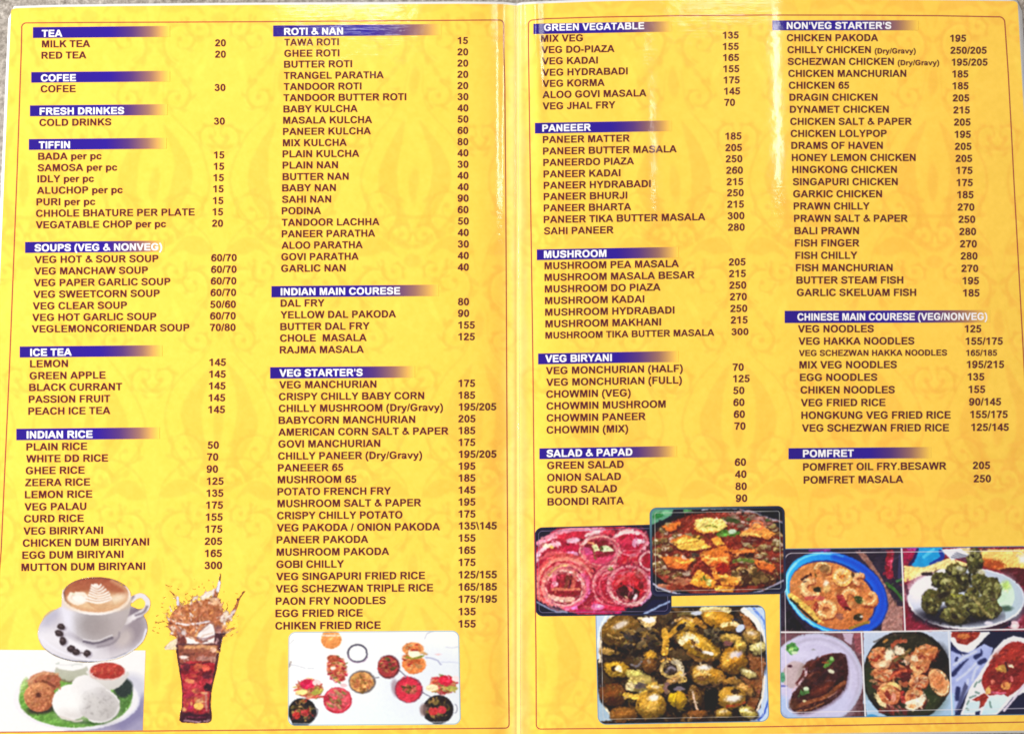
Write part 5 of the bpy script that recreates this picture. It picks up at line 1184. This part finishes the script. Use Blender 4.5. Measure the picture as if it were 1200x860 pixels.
    mush(R(350), 245, 60, 30, [222, 186, 130], 5, hi=False); mush(R(410), 290, 40, 46, [228, 190, 130], 10, hi=False); p.e(R(330), 280, 30, 20, [120, 80, 80]); mush(R(488), 232, 58, 46, [190, 156, 116], 15); mush(R(530), 312, 48, 40, [240, 224, 196], -15)
    mush(R(135), 296, 138, 62, [210, 166, 80], 27, hi=False); p.ln([(R(20), 270), (R(70), 235), (R(120), 260)], 44, [244, 226, 186]); p.e(R(95), 272, 20, 12, [70, 46, 30], rot=40); p.ln([(R(100), 300), (R(170), 335), (R(225), 350)], 20, [246, 240, 232]); p.e(R(130), 318, 34, 12, [96, 66, 40], rot=30); p.ln([(R(60), 340), (R(140), 390), (R(230), 385)], 22, [140, 100, 50], a=.8); p.ln([(R(130), 240), (R(200), 290), (R(250), 350)], 22, [232, 186, 90], a=.8)
    mush(R(362), 398, 84, 78, [190, 138, 62], -8, hi=False); p.e(R(375), 356, 40, 24, [238, 232, 240], rot=-20, soft=1.6, a=.85); p.e(R(408), 350, 20, 12, [170, 166, 206], rot=-40, a=.7, soft=1.2); p.e(R(315), 390, 30, 40, [226, 176, 84], a=.8, soft=2)
    mush(R(170), 488, 76, 62, [200, 158, 98], 0, hi=False); mush(R(248), 500, 50, 48, [206, 156, 76], 10, hi=False); p.e(R(170), 440, 44, 20, [248, 246, 252], soft=1.5, a=.85); p.ln([(R(110), 490), (R(160), 470), (R(210), 490)], 18, [236, 202, 130]); p.e(R(160), 510, 40, 18, [110, 76, 46]); p.ln([(R(130), 545), (R(200), 570), (R(280), 540)], 12, [120, 96, 80], a=.7, soft=1)
    mush(R(350), 530, 70, 26, [170, 130, 84], 5, hi=False); mush(R(465), 478, 52, 26, [240, 216, 186], 25); mush(R(450), 585, 60, 30, [206, 160, 120], 30, hi=False)
    mush(R(350), 640, 88, 64, [208, 164, 92], -5, hi=False); p.e(R(365), 645, 56, 22, [248, 246, 252], rot=-8, soft=1.5, a=.85); p.e(R(380), 600, 30, 18, [54, 36, 24]); p.ln([(R(320), 695), (R(380), 690), (R(440), 670)], 16, [150, 70, 40]); mush(R(300), 745, 50, 30, [200, 164, 100]); mush(R(460), 740, 60, 34, [226, 206, 150], 20)
    p.pg([(R(180), 580), (R(260), 590), (R(250), 700), (R(180), 710)], [20, 14, 14], sp=True); mush(R(110), 640, 40, 70, [120, 90, 60], -10, hi=False); p.ln([(R(95), 600), (R(110), 680), (R(130), 720)], 14, [216, 190, 170]); mush(R(20), 660, 34, 60, [206, 168, 60], 0, hi=False); mush(R(130), 750, 50, 26, [150, 100, 66], 0, hi=False)
    p.scatter(120, 600, 440, 540, 360, 8, 26, [[60, 42, 28], [28, 18, 16], [96, 70, 40], [140, 104, 56], [180, 140, 84]], (.25, .6), (0, 180), 48, a=.35)
    p.scatter(60, 600, 440, 520, 340, 5, 12, [[226, 206, 160], [30, 20, 18], [226, 190, 120], [250, 246, 246]], (.3, .8), (0, 180), 49, a=.45)
    finish(p, .9, 6, .7, 7, 3, .5, .12, 1.14)
    X, Y = p.X, p.Y
    d = rrect(X, Y, [(697.6, 711.6), (896.5, 708.4), (901.6, 845.2), (700.6, 848.8)], 10)
    frame_lines(p, d, [120, 158, 190], 1.0, [220, 216, 214], 6.4, .55)
    p.emit("printed_photo", page_r, .000045, d, "printed picture of browned mushrooms in a blue-white bowl", .80)
pic_mushroom()

# --- five-picture collage
def pic_collage():
    p = Pic(909, 638, 1218, 843, STEP, [40, 30, 50])
    def tile(x0, y0, x1, y1): p.clip = ((p.X >= x0) & (p.X <= x1) & (p.Y >= y0) & (p.Y <= y1)).astype(float)
    # prawn curry
    tile(908, 636, 1059, 741); p.at(910, 636, 8.0)
    p.pg([(0, 0), (1260, 0), (1260, 860), (0, 860)], [46, 34, 54], tex=(16, 8)); p.pg([(300, 40), (520, 40), (500, 80), (300, 80)], [120, 50, 130])
    p.pg([(740, 80), (830, 90), (960, 280), (1130, 590), (1200, 700), (1200, 850), (980, 850), (1060, 620), (940, 300)], [148, 108, 100], tex=(40, 3)); p.pg([(1000, 600), (1200, 590), (1200, 850), (980, 850)], [166, 122, 116], tex=(40, 2.6))
    p.ln([(1070, 100), (1050, 200), (1060, 300)], 70, [140, 30, 52], tex=(20, 4)); p.ln([(1085, 110), (1070, 240)], 16, [206, 80, 110]); p.ln([(1030, 380), (1110, 440), (1190, 540)], 30, [60, 100, 50]); p.ln([(1130, 360), (1190, 330)], 20, [80, 130, 80]); p.ln([(1160, 120), (1150, 320)], 30, [70, 70, 110], a=.7)
    p.pg([(80, 600), (300, 830), (80, 850)], [24, 18, 30])
    p.e(560, 480, 505, 372, [18, 60, 150], rot=24); p.e(552, 474, 500, 366, [58, 180, 240], rot=24, col2=[24, 96, 216], gd=(1.3, -.2)); p.ring(556, 476, 484, 352, 16, [120, 214, 250], rot=24, a0=60, a1=260)
    p.ring(560, 470, 455, 325, 40, [20, 70, 190], rot=24, a0=-110, a1=50, soft=4); p.e(530, 488, 425, 305, [30, 50, 130], rot=24); p.ring(540, 480, 470, 340, 20, [150, 220, 250], rot=24, a0=100, a1=200)
    p.e(520, 494, 415, 296, [208, 138, 82], rot=24, tex=(16, 5), col2=[196, 116, 66], gd=(.3, 1))
    p.scatter(40, 520, 490, 330, 220, 20, 70, [[222, 156, 96], [190, 110, 62], [232, 180, 120], [206, 130, 80]], (.3, .6), (0, 180), 51, a=.6)
    p.ln([(130, 490), (260, 590), (400, 720)], 50, [226, 190, 100], tex=(20, 4)); p.ln([(130, 520), (250, 640), (370, 740)], 22, [50, 44, 36])
    def prawn(cx, cy, r, c, a0, a1, w=58):
        p.ring(cx + 6, cy + 14, r, r * .85, w * 1.1, [150, 76, 50], 0, a0, a1); p.ring(cx, cy, r, r * .85, w, c, 0, a0, a1, tex=(26, 2.5)); p.ring(cx - 4, cy - 6, r + 6, r * .85 + 6, w * .3, [250, 228, 176], 0, a0 + 10, a1 - 20)
        for t in range(int(a0), int(a1), 26): p.ln([(cx + (r - w * .4) * math.cos(math.radians(t)), cy + (r - w * .4) * .85 * math.sin(math.radians(t))), (cx + (r + w * .45) * math.cos(math.radians(t)), cy + (r + w * .45) * .85 * math.sin(math.radians(t)))], 6, [206, 130, 80], a=.6)
    prawn(620, 320, 62, [240, 190, 110], -20, 330, 66); prawn(465, 620, 70, [232, 170, 112], 90, 420, 70); prawn(330, 420, 80, [240, 190, 136], 60, 270, 64); prawn(780, 340, 50, [232, 176, 130], 110, 300, 44); prawn(690, 500, 60, [236, 170, 110], 160, 350, 56); prawn(860, 520, 60, [226, 160, 104], -60, 140, 56); prawn(430, 250, 60, [220, 170, 110], 180, 380, 46)
    p.ln([(235, 345), (270, 320), (315, 300)], 24, [60, 26, 24]); p.e(385, 436, 40, 26, [46, 40, 26]); p.e(465, 380, 24, 34, [246, 226, 204], soft=1.1, rot=15); p.e(470, 430, 40, 32, [236, 194, 126], soft=1.2, rot=-30); p.ln([(280, 520), (360, 510), (430, 520)], 40, [190, 90, 80], tex=(20, 3)); p.pg([(560, 490), (620, 480), (690, 620), (640, 630), (580, 560)], [150, 46, 52], tex=(20, 3)); p.ln([(640, 600), (690, 625)], 22, [70, 24, 24])
    p.e(770, 530, 46, 34, [60, 70, 36], rot=40); p.ln([(800, 520), (860, 580)], 14, [220, 180, 120]); p.e(765, 700, 44, 34, [50, 42, 28]); p.e(795, 690, 14, 12, [230, 220, 210]); p.ln([(360, 260), (370, 320)], 16, [110, 80, 40]); p.e(600, 690, 40, 30, [150, 96, 80]); p.ln([(690, 800), (760, 770), (860, 740)], 26, [150, 120, 50]); p.e(450, 240, 50, 40, [150, 110, 70], tex=(30, 3)); p.e(715, 300, 16, 30, [90, 60, 40]); p.e(370, 600, 26, 50, [150, 60, 44]); p.ln([(830, 590), (900, 600)], 18, [140, 60, 40]); p.e(620, 305, 20, 16, [190, 110, 40])
    # green fritters
    tile(1058, 636, 1219, 740); p.at(1050, 636, 8.0)
    p.pg([(40, 30), (1400, 30), (1400, 850), (40, 850)], [128, 34, 56], tex=(26, 6)); p.pg([(60, 40), (200, 40), (160, 130), (70, 200)], [150, 24, 70]); p.pg([(100, 40), (210, 40), (190, 70), (110, 70)], [196, 70, 160])
    p.pg([(210, 40), (430, 40), (460, 110), (380, 200), (200, 240), (130, 200), (190, 130)], [36, 156, 214], tex=(16, 6)); p.ln([(420, 80), (430, 140), (330, 200)], 40, [34, 60, 150]); p.ln([(200, 60), (170, 150), (130, 200)], 26, [40, 30, 90]); p.ln([(260, 130), (350, 60)], 30, [100, 206, 240], a=.8)
    p.pg([(70, 210), (250, 230), (500, 140), (700, 200), (560, 260), (300, 280), (80, 370)], [246, 214, 116], col2=[250, 236, 190], gd=(0, -1), tex=(12, 5)); p.pg([(420, 60), (700, 40), (700, 120), (520, 160)], [236, 236, 244]); p.pg([(600, 50), (700, 45), (690, 110)], [240, 224, 170])
    p.pg([(790, 60), (1400, 60), (1400, 260), (1000, 260), (820, 210)], [246, 196, 90], col2=[252, 230, 160], gd=(.2, -1), tex=(12, 6)); p.pg([(800, 150), (960, 160), (1020, 230), (900, 250), (810, 210)], [176, 84, 40], sp=True, soft=2); p.pg([(800, 40), (900, 40), (860, 70), (800, 75)], [110, 60, 60]); p.pg([(960, 260), (1060, 230), (1200, 240), (1400, 300), (1400, 460), (1180, 400), (1050, 300)], [84, 24, 36], sp=True); p.pg([(1150, 120), (1400, 100), (1400, 200), (1160, 190)], [250, 246, 236], soft=2)
    p.e(668, 548, 560, 300, [50, 22, 44], soft=2); p.e(660, 520, 552, 288, [240, 238, 248]); p.e(660, 516, 536, 272, [216, 220, 238], col2=[196, 206, 226], gd=(1, .6)); p.e(250, 420, 160, 110, [246, 240, 250], rot=-40, soft=5); p.e(1060, 520, 110, 200, [196, 214, 226], rot=-12, a=.9, soft=5)
    p.ln([(250, 290), (330, 290)], 30, [60, 40, 50]); p.ln([(370, 265), (410, 255)], 16, [90, 60, 60]); p.e(420, 275, 60, 26, [250, 244, 248], rot=-20); p.ln([(90, 400), (110, 470)], 30, [80, 40, 60], a=.8)
    p.ring(660, 520, 545, 282, 12, [250, 248, 254], a0=20, a1=170)
    p.pg([(960, 400), (1060, 380), (1110, 470), (1090, 580), (1010, 600), (950, 540)], [206, 236, 206], sp=True, col2=[226, 244, 232], gd=(1, .2)); p.e(1030, 400, 40, 40, [196, 226, 130], soft=3); p.e(1035, 612, 55, 26, [70, 96, 84], soft=1.5); p.ln([(950, 560), (970, 660)], 26, [190, 226, 170])
    p.e(580, 680, 400, 90, [34, 30, 44], soft=3)
    DG, MG2, LG, YG = [66, 64, 36], [114, 112, 58], [164, 162, 96], [188, 186, 122]
    for cx, cy, rx, ry, sd in ((430, 350, 95, 70, 1), (590, 360, 110, 90, 2), (560, 250, 80, 50, 3), (330, 550, 90, 110, 4), (480, 470, 110, 70, 5), (570, 560, 110, 80, 6), (560, 670, 130, 80, 7), (780, 360, 70, 80, 8), (890, 430, 100, 110, 9), (800, 600, 110, 100, 10), (900, 620, 80, 80, 11), (735, 180, 70, 110, 12), (720, 470, 60, 60, 13), (740, 90, 40, 40, 14)):
        p.e(cx, cy + 10, rx * 1.05, ry * 1.05, [34, 30, 22], wob=3, soft=1); p.e(cx, cy, rx, ry, [100, 96, 50], tex=(40, 3), wob=3, col2=[62, 54, 32], gd=(.3, 1))
        p.scatter(26, cx, cy, rx * .85, ry * .85, 10, 34, [DG, MG2, LG, YG, [126, 112, 62], [50, 42, 28]], (.3, .7), (0, 180), 60 + sd, a=.85)
    p.e(440, 490, 70, 30, [36, 26, 24], rot=-20, a=.9, soft=1.5); p.e(600, 240, 40, 20, [214, 210, 180], soft=1.2, rot=12); p.e(800, 270, 36, 22, [214, 208, 176], rot=20, soft=1.2); p.e(470, 350, 36, 18, [200, 196, 140], soft=1.2); p.ln([(680, 280), (690, 400)], 14, [206, 206, 170]); p.ln([(700, 500), (770, 560), (830, 640), (890, 690)], 26, [160, 146, 92], tex=(50, 2), a=.8, soft=1.2); p.ln([(520, 480), (560, 500), (620, 490)], 16, [170, 170, 70]); p.e(690, 330, 14, 60, [30, 24, 20]); p.e(870, 750, 40, 18, [230, 226, 244])
    for k in range(4): p.ln([(520 + 14 * k, 130 - 16 * k), (600, 150 - 16 * k), (660, 168 - 16 * k)], 7, [70, 74, 96]); 
    p.e(1110, 770, 45, 40, [238, 206, 214]); p.e(1110, 775, 22, 18, [250, 240, 240]); p.ln([(980, 800), (1060, 770), (1070, 740)], 20, [30, 20, 50])
    # fish steak
    tile(908, 739, 1012, 843); p.at(908, 735, 7.82)
    p.pg([(20, 30), (860, 30), (860, 860), (20, 860)], [112, 76, 84], tex=(20, 3)); p.pg([(720, 50), (800, 50), (800, 240), (740, 220)], [146, 84, 92]); p.pg([(620, 50), (720, 50), (700, 160), (640, 120)], [196, 176, 196]); p.pg([(640, 760), (830, 560), (830, 830), (560, 840)], [96, 62, 66], tex=(30, 2.5))
    p.e(370, 470, 440, 420, [186, 186, 206]); p.e(365, 470, 425, 405, [206, 200, 228], tex=(6, 5)); p.ring(380, 480, 390, 375, 12, [184, 178, 200], a0=-120, a1=40, soft=2); p.ring(370, 480, 330, 340, 10, [216, 212, 236], a0=-110, a1=60, soft=2); p.e(560, 680, 150, 140, [206, 206, 236], a=.8, soft=8); p.pg([(20, 600), (110, 640), (160, 760), (260, 830), (60, 860), (20, 800)], [176, 196, 232], a=.85, soft=3)
    p.e(180, 430, 110, 130, [196, 176, 180], rot=20, tex=(14, 3)); p.e(240, 400, 24, 80, [160, 144, 140], rot=20, a=.7, soft=2); p.ln([(265, 400), (240, 460), (200, 510)], 22, [100, 44, 46]); p.e(138, 352, 22, 12, [70, 30, 50]); p.e(250, 250, 120, 50, [220, 216, 240], a=.8, soft=5)
    st = [(140, 690), (160, 600), (240, 520), (290, 420), (300, 360), (360, 310), (420, 270), (500, 240), (600, 228), (650, 250), (668, 340), (672, 420), (650, 540), (590, 620), (520, 680), (420, 730), (320, 770), (230, 785), (160, 760)]
    p.pg([(x + 10, y + 16) for x, y in st], [130, 110, 130], soft=2); p.pg(st, [62, 28, 28], tex=(30, 4)); p.scatter(60, 430, 470, 190, 200, 20, 70, [[84, 36, 32], [44, 18, 24], [104, 50, 36], [50, 24, 30], [70, 36, 44]], (.25, .5), (-50, -10), 81, a=.75)
    p.ln([(180, 730), (320, 680), (450, 640), (560, 560), (640, 500)], 34, [150, 90, 56], a=.8, tex=(30, 3)); p.ln([(200, 765), (320, 745), (450, 690)], 12, [176, 120, 76], a=.8); p.e(430, 570, 90, 30, [120, 56, 40], rot=-30, a=.8, soft=2); p.e(170, 700, 40, 50, [84, 48, 34], soft=2); p.ln([(490, 640), (580, 580)], 8, [226, 170, 150]); p.ln([(300, 370), (420, 270), (520, 236)], 10, [110, 50, 44]); p.ln([(290, 370), (280, 440), (160, 580)], 12, [222, 190, 200])
    p.pg([(440, 360), (480, 300), (530, 270), (550, 300), (500, 350), (460, 375)], [84, 130, 56], tex=(30, 2.5)); p.e(520, 285, 20, 18, [150, 190, 120]); p.e(515, 398, 34, 18, [216, 214, 190], rot=20); p.ln([(435, 320), (490, 325)], 12, [170, 90, 50]); p.pg([(210, 635), (240, 560), (310, 570), (320, 600), (260, 620)], [84, 120, 70], tex=(26, 2.5)); p.e(285, 560, 26, 18, [214, 228, 200]); p.e(270, 672, 18, 12, [226, 214, 170])
    p.e(155, 195, 55, 52, [92, 150, 84], tex=(40, 3), wob=2); p.e(150, 205, 18, 28, [190, 226, 150]); p.e(180, 230, 30, 14, [206, 226, 190]); p.e(70, 455, 26, 45, [90, 150, 120], tex=(30, 3)); p.e(80, 535, 30, 10, [110, 110, 180]); p.e(355, 203, 16, 7, [150, 150, 150])
    # fried prawns in a black pan
    tile(1012, 739, 1115, 843); p.at(1005, 735, 7.82)
    p.pg([(30, 30), (880, 30), (880, 860), (30, 860)], [202, 210, 230], col2=[170, 200, 226], gd=(0, 1)); p.pg([(30, 700), (70, 700), (90, 840), (30, 840)], [60, 50, 60]); p.e(130, 820, 60, 26, [70, 150, 200])
    p.e(455, 440, 408, 420, [28, 24, 24]); p.e(450, 440, 380, 392, [46, 42, 30], tex=(14, 6)); p.e(620, 660, 150, 110, [50, 62, 32], a=.8, soft=8); p.e(110, 480, 50, 120, [44, 60, 34], a=.8, soft=5); p.e(740, 300, 90, 130, [26, 20, 24], a=.9, soft=5); p.ln([(150, 130), (280, 80), (420, 60)], 16, [70, 60, 52], a=.7)
    def shrimp(cx, cy, rx, ry, rot, sd, wh=.5):
        p.e(cx + 6, cy + 12, rx * 1.04, ry * 1.05, [80, 32, 26], rot, wob=1.5); p.e(cx, cy, rx, ry, [224, 160, 110], rot, tex=(44, 3), wob=1.5, col2=[196, 110, 72], gd=(.4, .8))
        p.scatter(22, cx, cy, rx * .8, ry * .8, 10, 36, [[240, 200, 150], [186, 92, 56], [226, 150, 96], [150, 60, 44], [250, 226, 190]], (.3, .6), (rot - 40, rot + 40), sd, a=.75)
    p.scatter(90, 390, 420, 260, 220, 16, 52, [[176, 90, 60], [120, 50, 40], [206, 130, 90], [90, 36, 34], [226, 170, 130]], (.3, .7), (-40, 60), 91)
    shrimp(210, 280, 110, 100, 20, 92); p.e(290, 250, 44, 60, [252, 236, 210], rot=20, soft=2); p.e(230, 340, 60, 30, [248, 226, 190], rot=-10, a=.9, soft=2); p.ln([(120, 290), (170, 300), (200, 260)], 20, [150, 56, 40])
    p.e(380, 205, 50, 40, [244, 222, 196], rot=30, soft=1.3, tex=(26, 2), wob=2); p.ln([(320, 170), (360, 130), (440, 120)], 34, [176, 96, 70], tex=(40, 2.5)); p.ln([(240, 130), (270, 110)], 24, [180, 130, 70]); p.ln([(340, 300), (420, 260), (480, 200)], 26, [110, 90, 50], tex=(30, 2.5)); p.pg([(400, 320), (430, 285), (470, 330)], [246, 210, 190])
    shrimp(620, 240, 120, 80, -20, 93); shrimp(570, 330, 90, 90, -30, 94); p.e(520, 280, 34, 30, [246, 222, 190], rot=20, soft=1.2, wob=2); p.ln([(500, 350), (540, 420), (600, 380)], 40, [236, 186, 130], tex=(24, 3)); p.ln([(540, 190), (620, 220), (720, 190)], 24, [214, 140, 84], tex=(40, 2.5))
    shrimp(240, 430, 110, 60, 10, 95); p.ln([(340, 420), (420, 440), (470, 400)], 50, [130, 50, 40], tex=(40, 2.5)); p.e(440, 450, 50, 40, [84, 30, 34]); shrimp(560, 500, 90, 70, -20, 96); p.ln([(300, 470), (350, 420), (440, 390)], 26, [214, 110, 80], tex=(40, 2.5))
    shrimp(290, 600, 110, 100, 30, 97); p.ln([(180, 630), (210, 690), (280, 720)], 40, [248, 224, 176]); p.pg([(240, 600), (270, 570), (330, 660), (290, 670)], [130, 50, 40]); p.e(330, 640, 24, 40, [226, 160, 140], rot=10); p.ln([(230, 560), (320, 510), (390, 560)], 30, [238, 196, 130], tex=(24, 3))
    shrimp(530, 650, 100, 90, 20, 98); p.pg([(440, 680), (560, 640), (620, 600), (610, 680), (530, 750), (450, 740)], [252, 240, 216], sp=True); p.ln([(410, 600), (420, 680)], 40, [170, 60, 54], tex=(40, 2.5)); p.e(500, 720, 40, 20, [230, 160, 100], a=.8)
    p.e(752, 512, 82, 130, [120, 70, 40], rot=-28); p.e(746, 500, 84, 128, [230, 170, 120], rot=-28, tex=(36, 3), wob=1); p.e(735, 490, 60, 80, [206, 126, 80], rot=-28, tex=(40, 2.5), a=.8, soft=2); p.ring(746, 502, 76, 118, 14, [248, 220, 180], rot=-28, a0=-60, a1=140)
    p.scatter(24, 330, 760, 120, 40, 12, 36, [[150, 60, 50], [190, 110, 100], [100, 40, 40]], (.3, .6), (0, 60), 99)
    # red curry in a long white dish
    tile(1114, 739, 1219, 843); p.at(1105, 735, 7.82)
    p.pg([(50, 30), (960, 30), (960, 860), (50, 860)], [26, 26, 58]); p.pg([(60, 40), (420, 40), (240, 250), (180, 260), (60, 110)], [240, 240, 248]); p.pg([(80, 40), (340, 40), (320, 90), (220, 160), (130, 140), (110, 90), (75, 90)], [146, 50, 40], tex=(40, 3)); p.e(190, 80, 60, 26, [190, 110, 60], tex=(40, 2.5)); p.ln([(240, 240), (330, 140), (420, 50)], 16, [250, 250, 252])
    p.pg([(70, 180), (180, 260), (300, 190), (380, 150), (460, 190), (420, 300), (330, 440), (240, 560), (160, 720), (110, 800), (60, 800)], [176, 186, 232], sp=False, tex=(14, 6)); 
    for a in ([(90, 430), (170, 340), (230, 290)], [(300, 270), (350, 240), (350, 200)], [(140, 560), (130, 650)], [(340, 320), (380, 300)], [(80, 190), (160, 230), (240, 240)]): p.ln(a, 44, [42, 48, 96], taper=True, soft=1)
    for a in ([(100, 340), (200, 270), (300, 220)], [(130, 480), (210, 420), (300, 330)], [(270, 480), (290, 400), (320, 360)], [(180, 620), (220, 520), (230, 480)]): p.ln(a, 22, [214, 220, 250], soft=1.2)
    p.ln([(120, 300), (130, 280)], 30, [60, 66, 110]); p.pg([(60, 600), (100, 600), (110, 800), (60, 830)], [176, 206, 236], soft=1); p.pg([(110, 770), (150, 770), (230, 540), (200, 500)], [40, 40, 80], a=.7, soft=1)
    p.pg([(160, 800), (240, 560), (360, 380), (470, 200), (560, 110), (650, 75), (760, 100), (960, 200), (960, 500), (640, 640), (540, 760), (470, 820)], [240, 238, 246], sp=False)
    p.pg([(360, 450), (430, 330), (520, 220), (590, 150), (680, 130), (780, 160), (960, 260), (960, 420), (700, 560), (580, 640), (500, 610), (420, 620), (370, 540)], [152, 44, 42], sp=True, tex=(26, 4)); p.e(560, 420, 150, 110, [110, 36, 36], rot=-30, a=.7, soft=4); p.e(600, 240, 120, 60, [176, 60, 48], rot=-20, a=.8, soft=4)
    p.scatter(40, 580, 400, 160, 200, 12, 40, [[176, 60, 50], [120, 30, 36], [196, 84, 60], [140, 40, 44]], (.3, .6), (-50, 10), 111, a=.8)
    p.pg([(480, 370), (560, 340), (580, 410), (520, 400)], [196, 150, 80], sp=True, tex=(20, 3)); p.pg([(590, 330), (640, 340), (650, 370), (600, 360)], [240, 214, 180]); p.ln([(575, 320), (590, 400)], 14, [50, 30, 36]); p.e(575, 535, 44, 36, [226, 160, 96], tex=(20, 3)); p.e(455, 495, 16, 22, [220, 130, 110]); p.e(630, 470, 14, 26, [206, 110, 110]); p.ln([(440, 590), (520, 600), (570, 600)], 20, [206, 110, 140], a=.8)
    p.pg([(390, 620), (390, 560), (430, 530), (440, 600)], [240, 190, 120]); p.pg([(270, 660), (380, 600), (420, 640), (370, 720), (330, 740), (340, 690)], [150, 50, 40]); p.pg([(430, 640), (560, 610), (600, 640), (500, 780), (350, 800), (380, 720)], [232, 244, 246], col2=[206, 232, 244], gd=(-.4, 1)); p.pg([(230, 690), (340, 670), (330, 780), (180, 790)], [214, 232, 240])
    for a in ([(290, 540), (310, 500)], [(330, 500), (350, 480)], [(250, 640), (300, 620)], [(300, 590), (330, 600)], [(430, 680), (440, 730)], [(220, 700), (240, 670)], [(215, 740), (235, 750)]): p.ln(a, 18, [110, 140, 130], a=.8)
    p.pg([(960, 520), (700, 640), (560, 760), (520, 830), (960, 850)], [24, 26, 60]); p.ln([(560, 760), (660, 640), (760, 500), (830, 420)], 22, [226, 216, 232]); p.pg([(300, 770), (340, 760), (330, 840), (290, 840)], [40, 44, 84]); p.pg([(110, 770), (160, 770), (150, 850), (110, 850)], [30, 40, 84])
    p.clip = None; p.at(0, 0, 1)
    finish(p, .5, 6, .5, 5, 3, .4, .10, 1.10)
    p.ln([(913, 740.4), (1000, 740.2), (1100, 738.6), (1219, 736.6)], 1.7, [250, 248, 250]); p.ln([(1056.4, 640), (1060.6, 739)], 1.9, [250, 248, 250]); p.ln([(1009.6, 741), (1014.2, 842)], 1.9, [250, 248, 252]); p.ln([(1111.6, 739), (1116.0, 842)], 2.0, [236, 240, 252])
    X, Y = p.X, p.Y
    d = rrect(X, Y, [(913.4, 642.6), (1206.5, 639.4), (1216.5, 837.0), (914.6, 841.4)], 9)
    d2 = rrect(X, Y, [(919.5, 648.0), (1200.6, 645.0), (1208.4, 829.4), (921.6, 834.4)], 9)
    e2 = np.clip(1 - np.abs(d2) / .75, 0, 1)[..., None] * .9
    p.A = p.A * (1 - e2) + np.array([248, 240, 246.]) * e2
    e1 = np.clip((.9 - d) / .8 + .5, 0, 1)[..., None]; p.A = p.A * (1 - e1) + np.array([92, 140, 176.]) * e1
    yh = 740.4 + (X - 913) * -.0125
    low = Y > yh; mid = X > 1058.4 + (Y - 690) * .042
    s1 = X > 1012 + (Y - 790) * .045; s2 = X > 1113.8 + (Y - 790) * .045
    for m, lab in ((~low & ~mid, "prawn curry in a blue dish"), (~low & mid, "dark green fritters on a pale plate"), (low & ~s1, "a dark fried fish steak with herbs"), (low & s1 & ~s2, "fried prawns in a black pan"), (low & s2, "red curry in a long white dish")):
        # keep the shared sample row so neighbouring tiles butt without a gap
        mm = m.copy(); mm[1:, :] |= m[:-1, :]; mm[:, 1:] |= m[:, :-1]; mm[1:, 1:] |= m[:-1, :-1]
        p.emit("printed_photo", page_r, .00007, d, "printed collage picture of " + lab, .84, mm)
pic_collage()
